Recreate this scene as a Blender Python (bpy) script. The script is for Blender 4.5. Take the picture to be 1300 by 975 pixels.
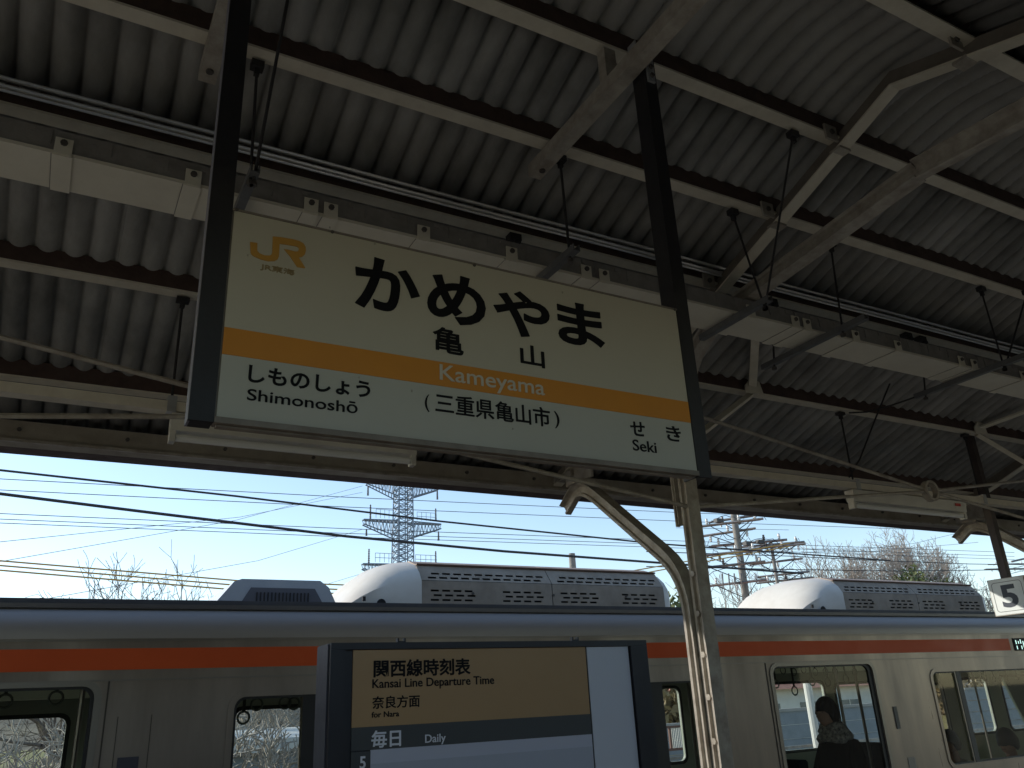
import bpy, bmesh, math, random
from mathutils import Vector, Matrix
random.seed(7)
C = bpy.context.scene
for o in list(bpy.data.objects): bpy.data.objects.remove(o)
COL = C.collection

# ------------------------------------------------------------------ units
# survey coordinates: camera at the origin, x along the track, y across it, z up.
U, H = 0.7, 1.9            # one survey unit is 0.7 m, the lens is 1.9 m over the platform
def W(p): return Vector((U*p[0], U*p[1], H+U*p[2]))

# ------------------------------------------------------------------ camera
YAW, PITCH, ROLL, FPX = math.radians(29.7157), math.radians(21.4319), math.radians(-2.9362), 1044.168
_f = Vector((math.sin(YAW)*math.cos(PITCH), math.cos(YAW)*math.cos(PITCH), math.sin(PITCH)))
_r = Vector((math.cos(YAW), -math.sin(YAW), 0)); _u = _r.cross(_f)
_c, _s = math.cos(ROLL), math.sin(ROLL)
R1 = _c*_r+_s*_u; U1 = _c*_u-_s*_r
cam = bpy.data.objects.new('camera', bpy.data.cameras.new('camera')); COL.objects.link(cam)
M = Matrix((R1, U1, -_f)).transposed().to_4x4(); M.translation = W((0,0,0)); cam.matrix_world = M
cam.data.sensor_width = 36; cam.data.lens = FPX/1300*36; cam.data.clip_start = 0.02; cam.data.clip_end = 3000
C.camera = cam
def ray(x, y): return R1*((x-650)/FPX) - U1*((y-487.5)/FPX) + _f
def at(x, y, Y): d = ray(x, y); return d*(Y/d.y)
def atx(x, y, X): d = ray(x, y); return d*(X/d.x)

# ------------------------------------------------------------------ light
sun_dir = Vector((-1.0, 0.95, 0.665)).normalized()
elev = math.asin(sun_dir.z)
w = bpy.data.worlds.new('World'); C.world = w; w.use_nodes = True
nt = w.node_tree; nt.nodes.clear()
sky = nt.nodes.new('ShaderNodeTexSky'); sky.sky_type = 'NISHITA'; sky.sun_disc = False
sky.sun_elevation = elev; sky.sun_rotation = math.atan2(sun_dir.x, sun_dir.y)
sky.air_density = 1.0; sky.dust_density = 0.35; sky.ozone_density = 1.0
bg = nt.nodes.new('ShaderNodeBackground'); bg.inputs[1].default_value = 0.15
wo = nt.nodes.new('ShaderNodeOutputWorld')
nt.links.new(sky.outputs[0], bg.inputs[0]); nt.links.new(bg.outputs[0], wo.inputs[0])
sl = bpy.data.lights.new('sun', 'SUN'); sl.energy = 3.2; sl.angle = math.radians(0.5); sl.color = (1, .95, .87)
so = bpy.data.objects.new('sun', sl); COL.objects.link(so)
so.rotation_euler = sun_dir.to_track_quat('Z', 'Y').to_euler()
C.view_settings.view_transform = 'Standard'; C.view_settings.look = 'None'
C.view_settings.exposure = 0.6; C.view_settings.gamma = 1
C.render.engine = 'CYCLES'
C.cycles.max_bounces = 8; C.cycles.diffuse_bounces = 6; C.cycles.transparent_max_bounces = 16

# ------------------------------------------------------------------ materials
MATS = {}
def mat(name, col, rough=.6, metal=0., col2=None, scale=6., amt=.5, bump=0., stretch=(1,1,1), spec=.5, detail=6, emit=None):
    if name in MATS: return MATS[name]
    m = bpy.data.materials.new(name); m.use_nodes = True; n = m.node_tree.nodes; l = m.node_tree.links
    b = n['Principled BSDF']; b.inputs['Roughness'].default_value = rough; b.inputs['Metallic'].default_value = metal
    b.inputs['Specular IOR Level'].default_value = spec
    b.inputs['Base Color'].default_value = (*col, 1)
    if emit:
        b.inputs['Emission Color'].default_value = (*col, 1); b.inputs['Emission Strength'].default_value = emit
    if col2 or bump:
        g = n.new('ShaderNodeNewGeometry'); mp = n.new('ShaderNodeMapping'); mp.inputs['Scale'].default_value = stretch
        l.new(g.outputs['Position'], mp.inputs['Vector'])
        t = n.new('ShaderNodeTexNoise'); t.inputs['Scale'].default_value = scale; t.inputs['Detail'].default_value = detail
        t.inputs['Roughness'].default_value = .65
        l.new(mp.outputs[0], t.inputs['Vector'])
        if col2:
            r = n.new('ShaderNodeValToRGB'); lo = .5-.28*amt-.02; hi = .5+.3*(1-amt)+.04
            r.color_ramp.elements[0].position = .36; r.color_ramp.elements[1].position = .68
            r.color_ramp.elements[0].color = (*[a+(c-a)*(1-amt)*.3 for a, c in zip(col, col2)], 1)
            r.color_ramp.elements[1].color = (*[a+(c-a)*amt for a, c in zip(col, col2)], 1)
            l.new(t.outputs['Fac'], r.inputs[0]); l.new(r.outputs[0], b.inputs['Base Color'])
            mr = n.new('ShaderNodeMapRange'); mr.inputs['From Min'].default_value = .3; mr.inputs['From Max'].default_value = .7
            mr.inputs['To Min'].default_value = max(.02, rough-.08); mr.inputs['To Max'].default_value = min(1, rough+.12)
            l.new(t.outputs['Fac'], mr.inputs['Value']); l.new(mr.outputs[0], b.inputs['Roughness'])
        if bump:
            t2 = n.new('ShaderNodeTexNoise'); t2.inputs['Scale'].default_value = scale*6; l.new(mp.outputs[0], t2.inputs['Vector'])
            bp = n.new('ShaderNodeBump'); bp.inputs['Strength'].default_value = bump; bp.inputs['Distance'].default_value = .01
            l.new(t2.outputs['Fac'], bp.inputs['Height']); l.new(bp.outputs[0], b.inputs['Normal'])
    MATS[name] = m; return m
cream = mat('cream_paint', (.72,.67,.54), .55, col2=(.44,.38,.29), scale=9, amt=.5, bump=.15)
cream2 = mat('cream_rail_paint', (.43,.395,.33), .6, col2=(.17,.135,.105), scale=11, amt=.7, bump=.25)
rust = mat('red_oxide_primer', (.082,.048,.036), .75, col2=(.04,.024,.018), scale=12, amt=.6, bump=.25)
slate = mat('slate_sheet', (.37,.36,.335), .85, col2=(.10,.098,.09), scale=3.2, amt=.8, bump=.5, stretch=(1,.45,.45))
ridge_m = mat('ridge_sheet', (.34,.33,.30), .9, col2=(.17,.16,.145), scale=5, amt=.45, bump=.3)
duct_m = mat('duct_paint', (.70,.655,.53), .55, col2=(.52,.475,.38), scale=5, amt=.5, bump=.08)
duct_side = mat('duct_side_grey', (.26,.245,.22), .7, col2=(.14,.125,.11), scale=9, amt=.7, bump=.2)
galv = mat('galvanised_steel', (.46,.47,.47), .4, .5, col2=(.3,.3,.3), scale=20, amt=.6, bump=.1)
conduit_m = mat('conduit_zinc', (.88,.86,.82), .25, .5)
blackm = mat('black_post_paint', (.009,.009,.012), .5, col2=(.02,.018,.018), scale=8, amt=.5, bump=.1)
blackrod = mat('black_iron', (.022,.02,.02), .7)
postside = mat('post_side_grey', (.20,.20,.24), .5, col2=(.12,.12,.14), scale=8, amt=.5)
dark = mat('dark_void', (.006,.006,.007), .8)
bolt_m = mat('bolt_steel', (.09,.08,.07), .6, .3)

# ------------------------------------------------------------------ geometry collector
class G:
    def __init__(s): s.v = []; s.f = []
    def add(s, vs, fs):
        n = len(s.v); s.v += [Vector(v) for v in vs]; s.f += [[i+n for i in f] for f in fs]; return s
    def box(s, a, b):
        x0,y0,z0 = a; x1,y1,z1 = b
        return s.add([(x0,y0,z0),(x1,y0,z0),(x1,y1,z0),(x0,y1,z0),(x0,y0,z1),(x1,y0,z1),(x1,y1,z1),(x0,y1,z1)],
              [(0,3,2,1),(4,5,6,7),(0,1,5,4),(1,2,6,5),(2,3,7,6),(3,0,4,7)])
    def tube(s, pts, r, n=6, caps=True, r1=None):
        pts = [Vector(p) for p in pts]; k = len(pts); rings = []
        for i, p in enumerate(pts):
            t = (pts[min(i+1,k-1)]-pts[max(i-1,0)]).normalized()
            a = Vector((0,0,1)) if abs(t.z) < .9 else Vector((1,0,0))
            u = t.cross(a).normalized(); v = t.cross(u)
            rr = r if r1 is None else r+(r1-r)*i/(k-1)
            rings.append([p+(u*math.cos(2*math.pi*j/n)+v*math.sin(2*math.pi*j/n))*rr for j in range(n)])
        fs = []
        for i in range(k-1):
            for j in range(n): fs.append((i*n+j, i*n+(j+1)%n, (i+1)*n+(j+1)%n, (i+1)*n+j))
        if caps: fs += [tuple(range(n))[::-1], tuple((k-1)*n+j for j in range(n))]
        return s.add([q for rg in rings for q in rg], fs)
    def loft(s, rings, closed=True, caps=True):
        n = len(rings[0]); k = len(rings); fs = []
        for i in range(k-1):
            for j in range(n if closed else n-1): fs.append((i*n+j, i*n+(j+1)%n, (i+1)*n+(j+1)%n, (i+1)*n+j))
        if caps and closed: fs += [tuple(range(n))[::-1], tuple((k-1)*n+j for j in range(n))]
        return s.add([q for rg in rings for q in rg], fs)
    def sweep_yz(s, path, prof, x):
        """path: (y, z) points in the plane at x; profile (a along x, b along the in-plane normal)"""
        rings = []; k = len(path)
        for i, (y, z) in enumerate(path):
            y0,z0 = path[max(i-1,0)]; y1,z1 = path[min(i+1,k-1)]
            L = math.hypot(y1-y0, z1-z0); ty, tz = (y1-y0)/L, (z1-z0)/L
            if 0 < i < k-1:
                ya,za = path[i-1]; la = math.hypot(y-ya, z-za); cs = ((y-ya)*ty+(z-za)*tz)/la; q = 1/max(.5, cs)
            else: q = 1
            rings.append([(x+a, y-tz*b*q, z+ty*b*q) for a, b in prof])
        return s.loft(rings)
    def prism(s, poly, d):
        """planar polygon extruded by d"""
        n = len(poly); d = Vector(d); p = [Vector(q) for q in poly]
        return s.add(p+[q+d for q in p], [tuple(range(n))[::-1], tuple(range(n, 2*n))]+[(i,(i+1)%n,n+(i+1)%n,n+i) for i in range(n)])
    def lathe(s, prof, c, n=12, axis='z'):
        rings = []
        for r, h in prof:
            rg = []
            for j in range(n):
                a = 2*math.pi*j/n; u, v = r*math.cos(a), r*math.sin(a)
                rg.append(Vector(c)+(Vector((u,v,h)) if axis=='z' else Vector((h,u,v)) if axis=='x' else Vector((u,h,v))))
            rings.append(rg)
        return s.loft(rings)
    def mesh(s, name, org, m, smooth=False):
        me = bpy.data.meshes.new(name); me.from_pydata([W(v)-org for v in s.v], [], s.f)
        bm = bmesh.new(); bm.from_mesh(me); bmesh.ops.recalc_face_normals(bm, faces=bm.faces)
        if smooth:
            for f in bm.faces: f.smooth = True
        bm.to_mesh(me); bm.free()
        if smooth and smooth != 'all':
            me.set_sharp_from_angle(angle=math.radians(35))
        for mm in (m if isinstance(m, (list, tuple)) else [m]): me.materials.append(mm)
        return me
    def build(s, name, m, parent=None, smooth=False, org=None, **kw):
        if parent is not None: o_org = wloc(parent)
        elif org is not None: o_org = W(org)
        else:
            xs = [v.x for v in s.v]; ys = [v.y for v in s.v]; zs = [v.z for v in s.v]
            o_org = W(((min(xs)+max(xs))/2, (min(ys)+max(ys))/2, min(zs)))
        o = bpy.data.objects.new(name, s.mesh(name, o_org, m, smooth)); COL.objects.link(o)
        if parent is not None: o.parent = parent
        else: o.location = o_org
        tag(o, **kw); return o
def wloc(o):
    p = Vector(o.location)
    while o.parent: o = o.parent; p += Vector(o.location)
    return p
def tag(o, label=None, cat=None, group=None, kind=None):
    if label: o['label'] = label
    if cat: o['category'] = cat
    if group: o['group'] = group
    if kind: o['kind'] = kind
    return o
def thing(name, loc, label, cat, group=None):
    o = bpy.data.objects.new(name, None); COL.objects.link(o); o.location = W(loc); o.empty_display_size = .1
    return tag(o, label, cat, group)
def copy_tree(o, parent=None):
    c = o.copy(); COL.objects.link(c); c.parent = parent
    for ch in list(o.children): copy_tree(ch, c)
    return c
def place(o, p): o.location = W(p)

def flatshape(name, loops, fmap, depth, m, parent, smooth=False, **kw):
    """2D outline loops (first outer, rest holes) filled, given thickness, mapped by fmap(u, v, w)"""
    cu = bpy.data.curves.new(name, 'CURVE'); cu.dimensions = '2D'; cu.fill_mode = 'BOTH'; cu.extrude = .5
    for lp in loops:
        sp = cu.splines.new('POLY'); sp.points.add(len(lp)-1)
        for i, (a, b) in enumerate(lp): sp.points[i].co = (a, b, 0, 1)
        sp.use_cyclic_u = True
    return _curve_to(name, cu, fmap, depth, m, parent, **kw)
def _curve_to(name, cu, fmap, depth, m, parent, **kw):
    t = bpy.data.objects.new('tmp', cu); COL.objects.link(t)
    me = bpy.data.meshes.new_from_object(t)
    vs = [v.co.copy() for v in me.vertices]; fs = [list(p.vertices) for p in me.polygons]
    bpy.data.objects.remove(t); bpy.data.curves.remove(cu); bpy.data.meshes.remove(me)
    g = G(); g.v = [Vector(fmap(v.x, v.y, (v.z+.5)*depth)) for v in vs]; g.f = fs
    return g.build(name, m, parent, **kw)
def rrect(x0, x1, z0, z1, r, n=5):
    pts = []
    for cx, cz, a0 in ((x1-r,z1-r,0),(x0+r,z1-r,90),(x0+r,z0+r,180),(x1-r,z0+r,270)):
        for i in range(n+1):
            a = math.radians(a0+90*i/n); pts.append((cx+r*math.cos(a), cz+r*math.sin(a)))
    return pts
def lettering(txt, box, fmap, m, parent, bold=0., name='lettering', depth=.004, fat=0, label=None):
    """text outline fitted to box (u0, u1, v0, v1)"""
    cu = bpy.data.curves.new('t', 'FONT'); cu.body = txt; cu.size = 1; cu.offset = bold; cu.extrude = .5; cu.resolution_u = 4
    t = bpy.data.objects.new('tmp', cu); COL.objects.link(t)
    bpy.context.view_layer.update()
    me = bpy.data.meshes.new_from_object(t.evaluated_get(bpy.context.evaluated_depsgraph_get()))
    vs = [v.co.copy() for v in me.vertices]; fs = [list(p.vertices) for p in me.polygons]
    bpy.data.objects.remove(t); bpy.data.curves.remove(cu); bpy.data.meshes.remove(me)
    x0 = min(v.x for v in vs); x1 = max(v.x for v in vs); y0 = min(v.y for v in vs); y1 = max(v.y for v in vs)
    g = G(); u0,u1,v0,v1 = box
    g.v = [Vector(fmap(u0+(v.x-x0)/(x1-x0)*(u1-u0), v0+(v.y-y0)/(y1-y0)*(v1-v0), (v.z+.5)*depth)) for v in vs]; g.f = list(fs)
    if fat:
        nv = len(vs); f_ = fat*(v1-v0)
        for k_, (a_, b_) in enumerate(((1,0),(-1,0),(0,1),(0,-1),(.7,.7),(-.7,.7),(.7,-.7),(-.7,-.7))):
            g.v += [Vector(fmap(u0+(v.x-x0)/(x1-x0)*(u1-u0)+a_*f_, v0+(v.y-y0)/(y1-y0)*(v1-v0)+b_*f_, (v.z+.5)*(depth-.00012*(k_+1)))) for v in vs]
            g.f += [[i_+nv*(k_+1) for i_ in f__] for f__ in fs]
    return g.build(name, m, parent, label=label)

# =================================================================== SETTING
PZ = -H/U                 # platform surface
GZ = PZ-1.36-.25          # ballast
gravel = mat('track_ballast', (.20,.16,.12), .95, col2=(.11,.085,.065), scale=14, amt=.8, bump=.8)
asph = mat('platform_asphalt', (.34,.31,.27), .9, col2=(.26,.235,.20), scale=9, amt=.6, bump=.3)
conc = mat('concrete', (.36,.34,.31), .85, col2=(.22,.21,.19), scale=4, amt=.6, bump=.3)
G().add([(-1500,-1500,GZ-.3),(1500,-1500,GZ-.3),(1500,1500,GZ-.3),(-1500,1500,GZ-.3)], [(0,1,2,3)]).build('ground', mat('dry_earth', (.25,.21,.15), .95, col2=(.14,.13,.08), scale=.4, amt=.7), kind='structure')
G().box((-90,-14,GZ-.29),(120,-3.2,GZ)).build('track_bed', gravel, kind='structure')
G().box((-90,8.0,GZ-.29),(120,17,GZ)).build('track_bed', gravel, kind='structure')
G().box((-60,-3.0,GZ-.28),(80,7.85,PZ)).build('platform', asph, kind='structure')
G().box((-60,7.45,PZ+.001),(80,7.92,PZ+.012)).build('platform_edge', conc, kind='structure')
G().box((-60,6.75,PZ+.001),(80,7.15,PZ+.014)).build('tactile_strip', mat('tactile_yellow', (.55,.38,.05), .8, col2=(.4,.3,.1), scale=8), kind='structure')
railm = mat('rail_steel', (.16,.12,.10), .5, .5, col2=(.1,.05,.03), scale=6)
for yc in (10.27, -5.2, -10.3):
    for s in (-1, 1):
        y = yc+s*.79
        G().loft([[(x,y-.09,GZ+.02),(x,y+.09,GZ+.02),(x,y+.02,GZ+.06),(x,y+.02,GZ+.19),(x,y+.05,GZ+.21),(x,y+.05,GZ+.25),(x,y-.05,GZ+.25),(x,y-.05,GZ+.21),(x,y-.02,GZ+.19),(x,y-.02,GZ+.06)] for x in (-90,120)]).build('rail', railm, kind='structure')

# =================================================================== CANOPY
XL, XR = -12.0, 24.0
RID = 2.5
canopy = thing('platform_canopy', (4.43, RID, PZ), 'corrugated gable platform roof on cream painted old rail pillars and steel purlins', 'station canopy')
def zsheet(y): return 4.76-.358*y if y >= RID else 4.76-.358*(2*RID-y)
def zpur(y): return zsheet(y)-.095
# corrugated sheets: rounded lobes facing down, sharp creases between
PITCH_C = .155; NL = 6; SW = PITCH_C*NL
def sheet_mesh(path, x0=0., crimp=False):
    """path: (y, z) list of the underside; returns G with thickness"""
    g = G(); top = []; prof = []
    for i in range(-1, NL*8+2):
        a = i/8; fr = a % 1.0
        prof.append((a*PITCH_C, .060*(1-abs(math.sin(math.pi*fr))**.70)))
    rings = []
    k = len(path)
    for i, (y, z) in enumerate(path):
        y0,z0 = path[max(i-1,0)]; y1,z1 = path[min(i+1,k-1)]
        L = math.hypot(y1-y0, z1-z0); ny, nz = (z1-z0)/L, -(y1-y0)/L   # outward normal for path running to +y
        if nz < 0: ny, nz = -ny, -nz
        c = (.010 if i % 2 else 0.) if crimp and (6 < i < 18 or k-19 < i < k-7) else 0.
        rings.append([(x0+px, y+ny*(h-c), z+nz*(h-c)) for px, h in prof])
    g.loft(rings, closed=False, caps=False)
    return g
ORG = wloc(canopy)
def lay(paths, m, sm, name, far=False, crimp=False):
    me = None
    n = int((XR-XL)/SW)
    for i in range(n):
        if me is None:
            o = sheet_mesh(paths, XL, crimp).build(name, m, canopy, smooth='all'); me = o.data
            md = o.modifiers.new('thick', 'SOLIDIFY'); md.thickness = .006; md.offset = 1
        else:
            o2 = o.copy(); COL.objects.link(o2); o2.parent = canopy
            o2.location = (U*(SW*i), random.uniform(-.004,.004), (i%2)*.0035)
def slope(y0, y1, lift=0.): return [(y0, zsheet(y0)+lift), (y1, zsheet(y1)+lift)]
lay(slope(4.30, 7.28), slate, 0, 'roof_sheet')
lay(slope(2.98, 4.42, .012), slate, 0, 'roof_sheet')
# curved ridge pieces with crimps
crv = []
N = 46
for i in range(N+1):
    t = i/N; y = 1.92+(3.08-1.92)*t
    d = abs(y-RID); R0 = .56
    z = zsheet(RID)-.358*((d*d+R0*R0)/(2*R0) if d < R0 else d)+.022
    crv.append((y, z))
lay(crv, ridge_m, 0, 'ridge_sheet', crimp=True)
lay([(2*RID-y, z) for y, z in slope(2.98, 7.28, .012)][::-1], slate, 0, 'roof_sheet')

# purlins: red-brown web with cream bottom flange
def purlin(y, flip=1, far=True):
    z = zpur(y)
    x0, x1 = XL, XR
    p = G().box((x0, y-.012*flip if flip>0 else y, z+.004), (x1, y+.012 if flip>0 else y+.012, z+.125)).build('purlin', rust, canopy)
    g = G().box((x0, min(y-.012*flip, y+.085*flip), z-.012), (x1, max(y-.012*flip, y+.085*flip), z+.003))
    g.build('flange', cream, p)
    G().box((x0, min(y+.012*flip, y+.07*flip), z+.118), (x1, max(y+.012*flip, y+.07*flip), z+.13)).build('top_flange', rust, p)
    return p
PUR = [2.97, 3.62, 4.32, 5.38, 6.42]
for y in PUR:
    purlin(y); purlin(2*RID-y, -1)
eavem = mat('eave_paint', (.36,.32,.25), .65, col2=(.19,.16,.12), scale=5, amt=.7, bump=.15)
# eave beam: channel with bolts and gutter
for s in (1, -1):
    Y = lambda y: y if s > 0 else 2*RID-y
    def bx(g, y0, y1, z0, z1): g.box((XL, min(Y(y0),Y(y1)), z0), (XR, max(Y(y0),Y(y1)), z1))
    g = G(); bx(g, 6.93, 6.955, 2.028, 2.20); bx(g, 6.956, 7.06, 2.028, 2.043); bx(g, 6.956, 7.05, 2.185, 2.20)
    e = g.build('eave_beam', eavem, canopy)
    g = G(); bx(g, 6.905, 6.929, 2.028, 2.05); g.build('drip_edge', cream2, e)
    g = G(); bx(g, 7.1, 7.3, 2.04, 2.055); bx(g, 7.28, 7.3, 2.05, 2.17); bx(g, 7.1, 7.12, 2.05, 2.13)
    g.build('gutter', rust, canopy)
    if s > 0:
        g = G(); x = XL+.4
        while x < XR: g.lathe([(.016,0),(.016,.02),(.0,.022)], (x, 6.93-.02, 2.13), 6, 'y'); x += .75
        g.build('bolt', bolt_m, e, kind='stuff')

def ibeam(h, wf, tf=.014, tw=.014, b0=0.):
    return [(-wf/2,b0),(wf/2,b0),(wf/2,b0+tf),(tw/2,b0+tf),(tw/2,b0+h-tf),(wf/2,b0+h-tf),(wf/2,b0+h),(-wf/2,b0+h),(-wf/2,b0+h-tf),(-tw/2,b0+h-tf),(-tw/2,b0+tf),(-wf/2,b0+tf)]
RAIL0 = [(-.088,-.09),(.088,-.09),(.088,-.078),(.03,-.062),(.014,-.045),(.014,.04),(.045,.052),(.05,.085),(.042,.094),(-.042,.094),(-.05,.085),(-.045,.052),(-.014,.04),(-.014,-.045),(-.03,-.062),(-.088,-.078)]
RAIL = [(a*.68, -b*.68) for a, b in RAIL0]
def arc_path(pts, r=.35, n=6):
    """round the corners of a (y, z) polyline"""
    out = [pts[0]]
    for i in range(1, len(pts)-1):
        p0,p,p1 = map(lambda q: Vector(q), (pts[i-1],pts[i],pts[i+1]))
        a = p+(p0-p).normalized()*min(r,(p0-p).length*.45); b = p+(p1-p).normalized()*min(r,(p1-p).length*.45)
        for k in range(n+1):
            t = k/n; q = a*(1-t)**2+p*2*t*(1-t)+b*t*t; out.append((q.x, q.y))
    out.append(pts[-1]); return out
def mir(path): return [(2*RID-y, z) for y, z in path]
rafterm = mat('rafter_web_shaded', (.20,.175,.14), .7, col2=(.11,.09,.07), scale=9, amt=.6, bump=.2)  # the flange's cream paint, darkened so the web carries its shade
def cleat(g, x, y, z, s=1):
    g.box((x, y-.06, z-.05), (x+.10, y-.045, z+.06))
def frame(x):
    # rafter: bottom flange facing down, bent at the ridge
    zr = lambda y: 3.235-.358*(abs(y-RID)+RID-3.73)
    pr = [(7.0, zr(7.0)), (RID+.02, zr(RID+.02)), (RID-.02, zr(RID+.02)), (2*RID-7.0, zr(7.0))]
    r = G().sweep_yz([pr[0], (RID, zr(RID)), pr[3]], [(a, -b) for a, b in ibeam(.115,.014)], x).build('rafter', rafterm, canopy)
    G().sweep_yz([pr[0], (RID, zr(RID)), pr[3]], [(-.05,.012),(.05,.012),(.05,-.001),(-.05,-.001)], x).build('flange', cream, r)
    for Y in (lambda y: y, lambda y: 2*RID-y):
        # main rail: pillar bending into the tie
        main = arc_path([(Y(5.0), PZ), (Y(5.0), 2.25), (Y(4.6), 2.83), (RID, 3.01)], .5)
        if Y(0) == 0:
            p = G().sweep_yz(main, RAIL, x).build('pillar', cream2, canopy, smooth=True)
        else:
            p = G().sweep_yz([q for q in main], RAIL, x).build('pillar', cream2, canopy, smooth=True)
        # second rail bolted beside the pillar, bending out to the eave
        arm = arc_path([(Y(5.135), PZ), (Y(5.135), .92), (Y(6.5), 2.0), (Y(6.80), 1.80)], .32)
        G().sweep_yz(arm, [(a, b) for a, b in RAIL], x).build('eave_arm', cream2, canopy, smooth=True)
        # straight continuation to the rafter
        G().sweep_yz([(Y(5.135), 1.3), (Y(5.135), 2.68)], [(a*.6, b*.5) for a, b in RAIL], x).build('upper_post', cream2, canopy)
        # joining plates and bolts
        g = G()
        g.box((x-.10, min(Y(6.40),Y(6.62)), 1.99), (x+.10, max(Y(6.40),Y(6.62)), 2.02))
        g.box((x-.012, min(Y(6.3),Y(6.75)), 2.02), (x+.012, max(Y(6.3),Y(6.75)), 2.24))
        g.box((x-.05, min(Y(6.60),Y(6.92)), 2.10), (x+.05, max(Y(6.60),Y(6.92)), 2.16))
        g.build('eave_bracket', cream2, canopy)
        z = -2.4
        b0 = G()
        while z < .95:
            b0.lathe([(.033,-.03),(.033,0),(.018,.02)][::-1] if 0 else [(.024,0),(.024,.012),(.010,.022),(.0,.022)], (x-.012-.030, Y(5.01), z), 6, 'x'); z += .30
        b0.build('bolt', cream2, p, kind='stuff')
        # knee braces up to the purlin
        for sx in ((-1, 1) if x > 3 else (-1,)):
            a = Vector((x+sx*.06, Y(5.05), 1.95)); b = Vector((x+sx*1.32, Y(5.40), 2.72))
            G().tube([a, b], .035, 4).build('knee_brace', cream, canopy)
            g = G().prism([(b.x-.13,Y(5.33),2.70),(b.x+.10,Y(5.33),2.72),(b.x+.07,Y(5.33),2.84),(b.x-.04,Y(5.33),2.86),(b.x-.12,Y(5.33),2.78)], (0,.015,0))
            g.build('gusset', cream, canopy)
            G().add([(b.x-.05,Y(5.36),2.77),(b.x+.05,Y(5.36),2.77),(x+sx*.55+.05,Y(4.45),3.06),(x+sx*.55-.05,Y(4.45),3.06),(b.x-.05,Y(5.36),2.79),(b.x+.05,Y(5.36),2.79),(x+sx*.55+.05,Y(4.45),3.08),(x+sx*.55-.05,Y(4.45),3.08)],
                    [(0,1,2,3),(4,5,6,7),(0,1,5,4),(1,2,6,5),(2,3,7,6),(3,0,4,7)]).build('roof_brace', cream, canopy)
    # cleats joining purlins to rafters, with bolt holes
    for y in PUR[:3]:
        for Y in (y, 2*RID-y):
            z = zpur(Y); g = G(); b = G()
            g.box((x-.17, Y-.03, z-.075), (x-.055, Y-.014, z+.045)); b.lathe([(.02,0),(.02,.012),(0,.012)], (x-.115, Y-.044, z-.015), 8, 'y')
            g.box((x-.055, Y-.03, z-.12), (x+.055, Y+.06, z-.1))
            c = g.build('cleat', cream2, canopy); b.build('bolt', bolt_m, c)
    
SP = 6.22
FR = [4.43+SP*k for k in (-2,-1,0,1,2,3)]
for x in FR: frame(x)
# cross bracing rods in the pillar line, meeting at a ring in each bay
for i in range(len(FR)-1):
    a, b = FR[i], FR[i+1]; zt, zb = 2.25, 1.42; c = (a+b)/2; zc = (zt+zb)/2-.04
    for (x, z) in ((a, zt), (b, zt), (a, zb), (b, zb)):
        dx = (c-x); L = math.hypot(dx, zc-z); q = .085/L
        G().tube([(x, 4.97, z), (c-dx*q, 4.97, zc-(zc-z)*q)], .0165, 6).build('tie_rod', cream2, canopy)
    g = G(); rg = []
    for k in range(20):
        t = 2*math.pi*k/20; ct, st = math.cos(t), math.sin(t)
        rg.append([(c+r*ct, 4.97+d, zc+r*st) for r, d in ((.105,-.03),(.105,.03),(.078,.03),(.078,-.03))])
    g.loft(rg+[rg[0]], caps=False).build('bracing_ring', cream2, canopy, smooth=True)

# =================================================================== SIGN STRUTS under the purlins
strut_m = cream
def strut(x, label):
    s = thing('sign_strut', (x, 2.6, 3.24), label, 'steel strut', 'channels bolted under the purlins for the station sign')
    g = G().box((x-.045,.9,3.245),(x+.045,3.86,3.258)).box((x-.045,.9,3.258),(x-.032,3.86,3.335)).box((x+.032,.9,3.258),(x+.045,3.86,3.335))
    g.build('channel', cream2, s)
    G().lathe([(.02,0),(.02,.014),(0,.014)], (x, 3.76, 3.232), 8).build('bolt', bolt_m, s)
    G().box((x-.04,2.95,3.34),(x+.04,3.02,3.56)).build('spacer', cream2, s)
    return s
strut(.385, 'cream steel channel crossing the purlins above the left post of the station sign')
strut(2.455, 'cream steel channel crossing the purlins above the right post of the station sign')

# =================================================================== STATION NAME SIGN
YS = 2.75
sign = thing('station_sign', (1.46, YS+.07, .94), 'large hanging station name sign with black Japanese characters and orange band between two black posts', 'station sign')
face_m = mat('sign_face', (.48,.44,.345), .42, col2=(.41,.375,.29), scale=2.2, amt=.45, bump=.02)
lowface_m = mat('sign_face_lower', (.45,.44,.375), .42, col2=(.39,.38,.32), scale=2.2, amt=.45, bump=.02)
frame_m = mat('sign_frame', (.22,.19,.155), .5, col2=(.12,.10,.08), scale=14, amt=.7)
orange = mat('sign_orange', (.58,.225,.012), .42, col2=(.50,.19,.012), scale=4, amt=.6)
ink = mat('sign_black_ink', (.005,.005,.006), .55, spec=.15)
white = mat('white_ink', (.52,.47,.38), .45)
jro = mat('logo_orange', (.45,.23,.035), .45)
SX0, SX1, SZ0, SZ1 = .413, 2.513, .955, 1.765
G().box((SX0,YS,SZ0-.02),(SX1,YS+.05,SZ1+.008)).build('housing', frame_m, sign)
G().box((SX0+.006,YS-.006,1.288),(SX1-.006,YS-.0005,SZ1)).build('upper_panel', face_m, sign)
G().box((SX0+.006,YS-.006,SZ0),(SX1-.006,YS-.0005,1.184)).build('lower_panel', lowface_m, sign)
G().box((SX0+.006,YS-.0075,1.1845),(SX1-.006,YS-.0005,1.2875)).build('orange_band', orange, sign)
g = G().box((SX0,YS-.012,SZ0-.022),(SX1,YS-.0065,SZ0-.001)).box((SX0,YS-.009,SZ1+.001),(SX1,YS-.001,SZ1+.009))
g.build('trim', frame_m, sign)
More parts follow.
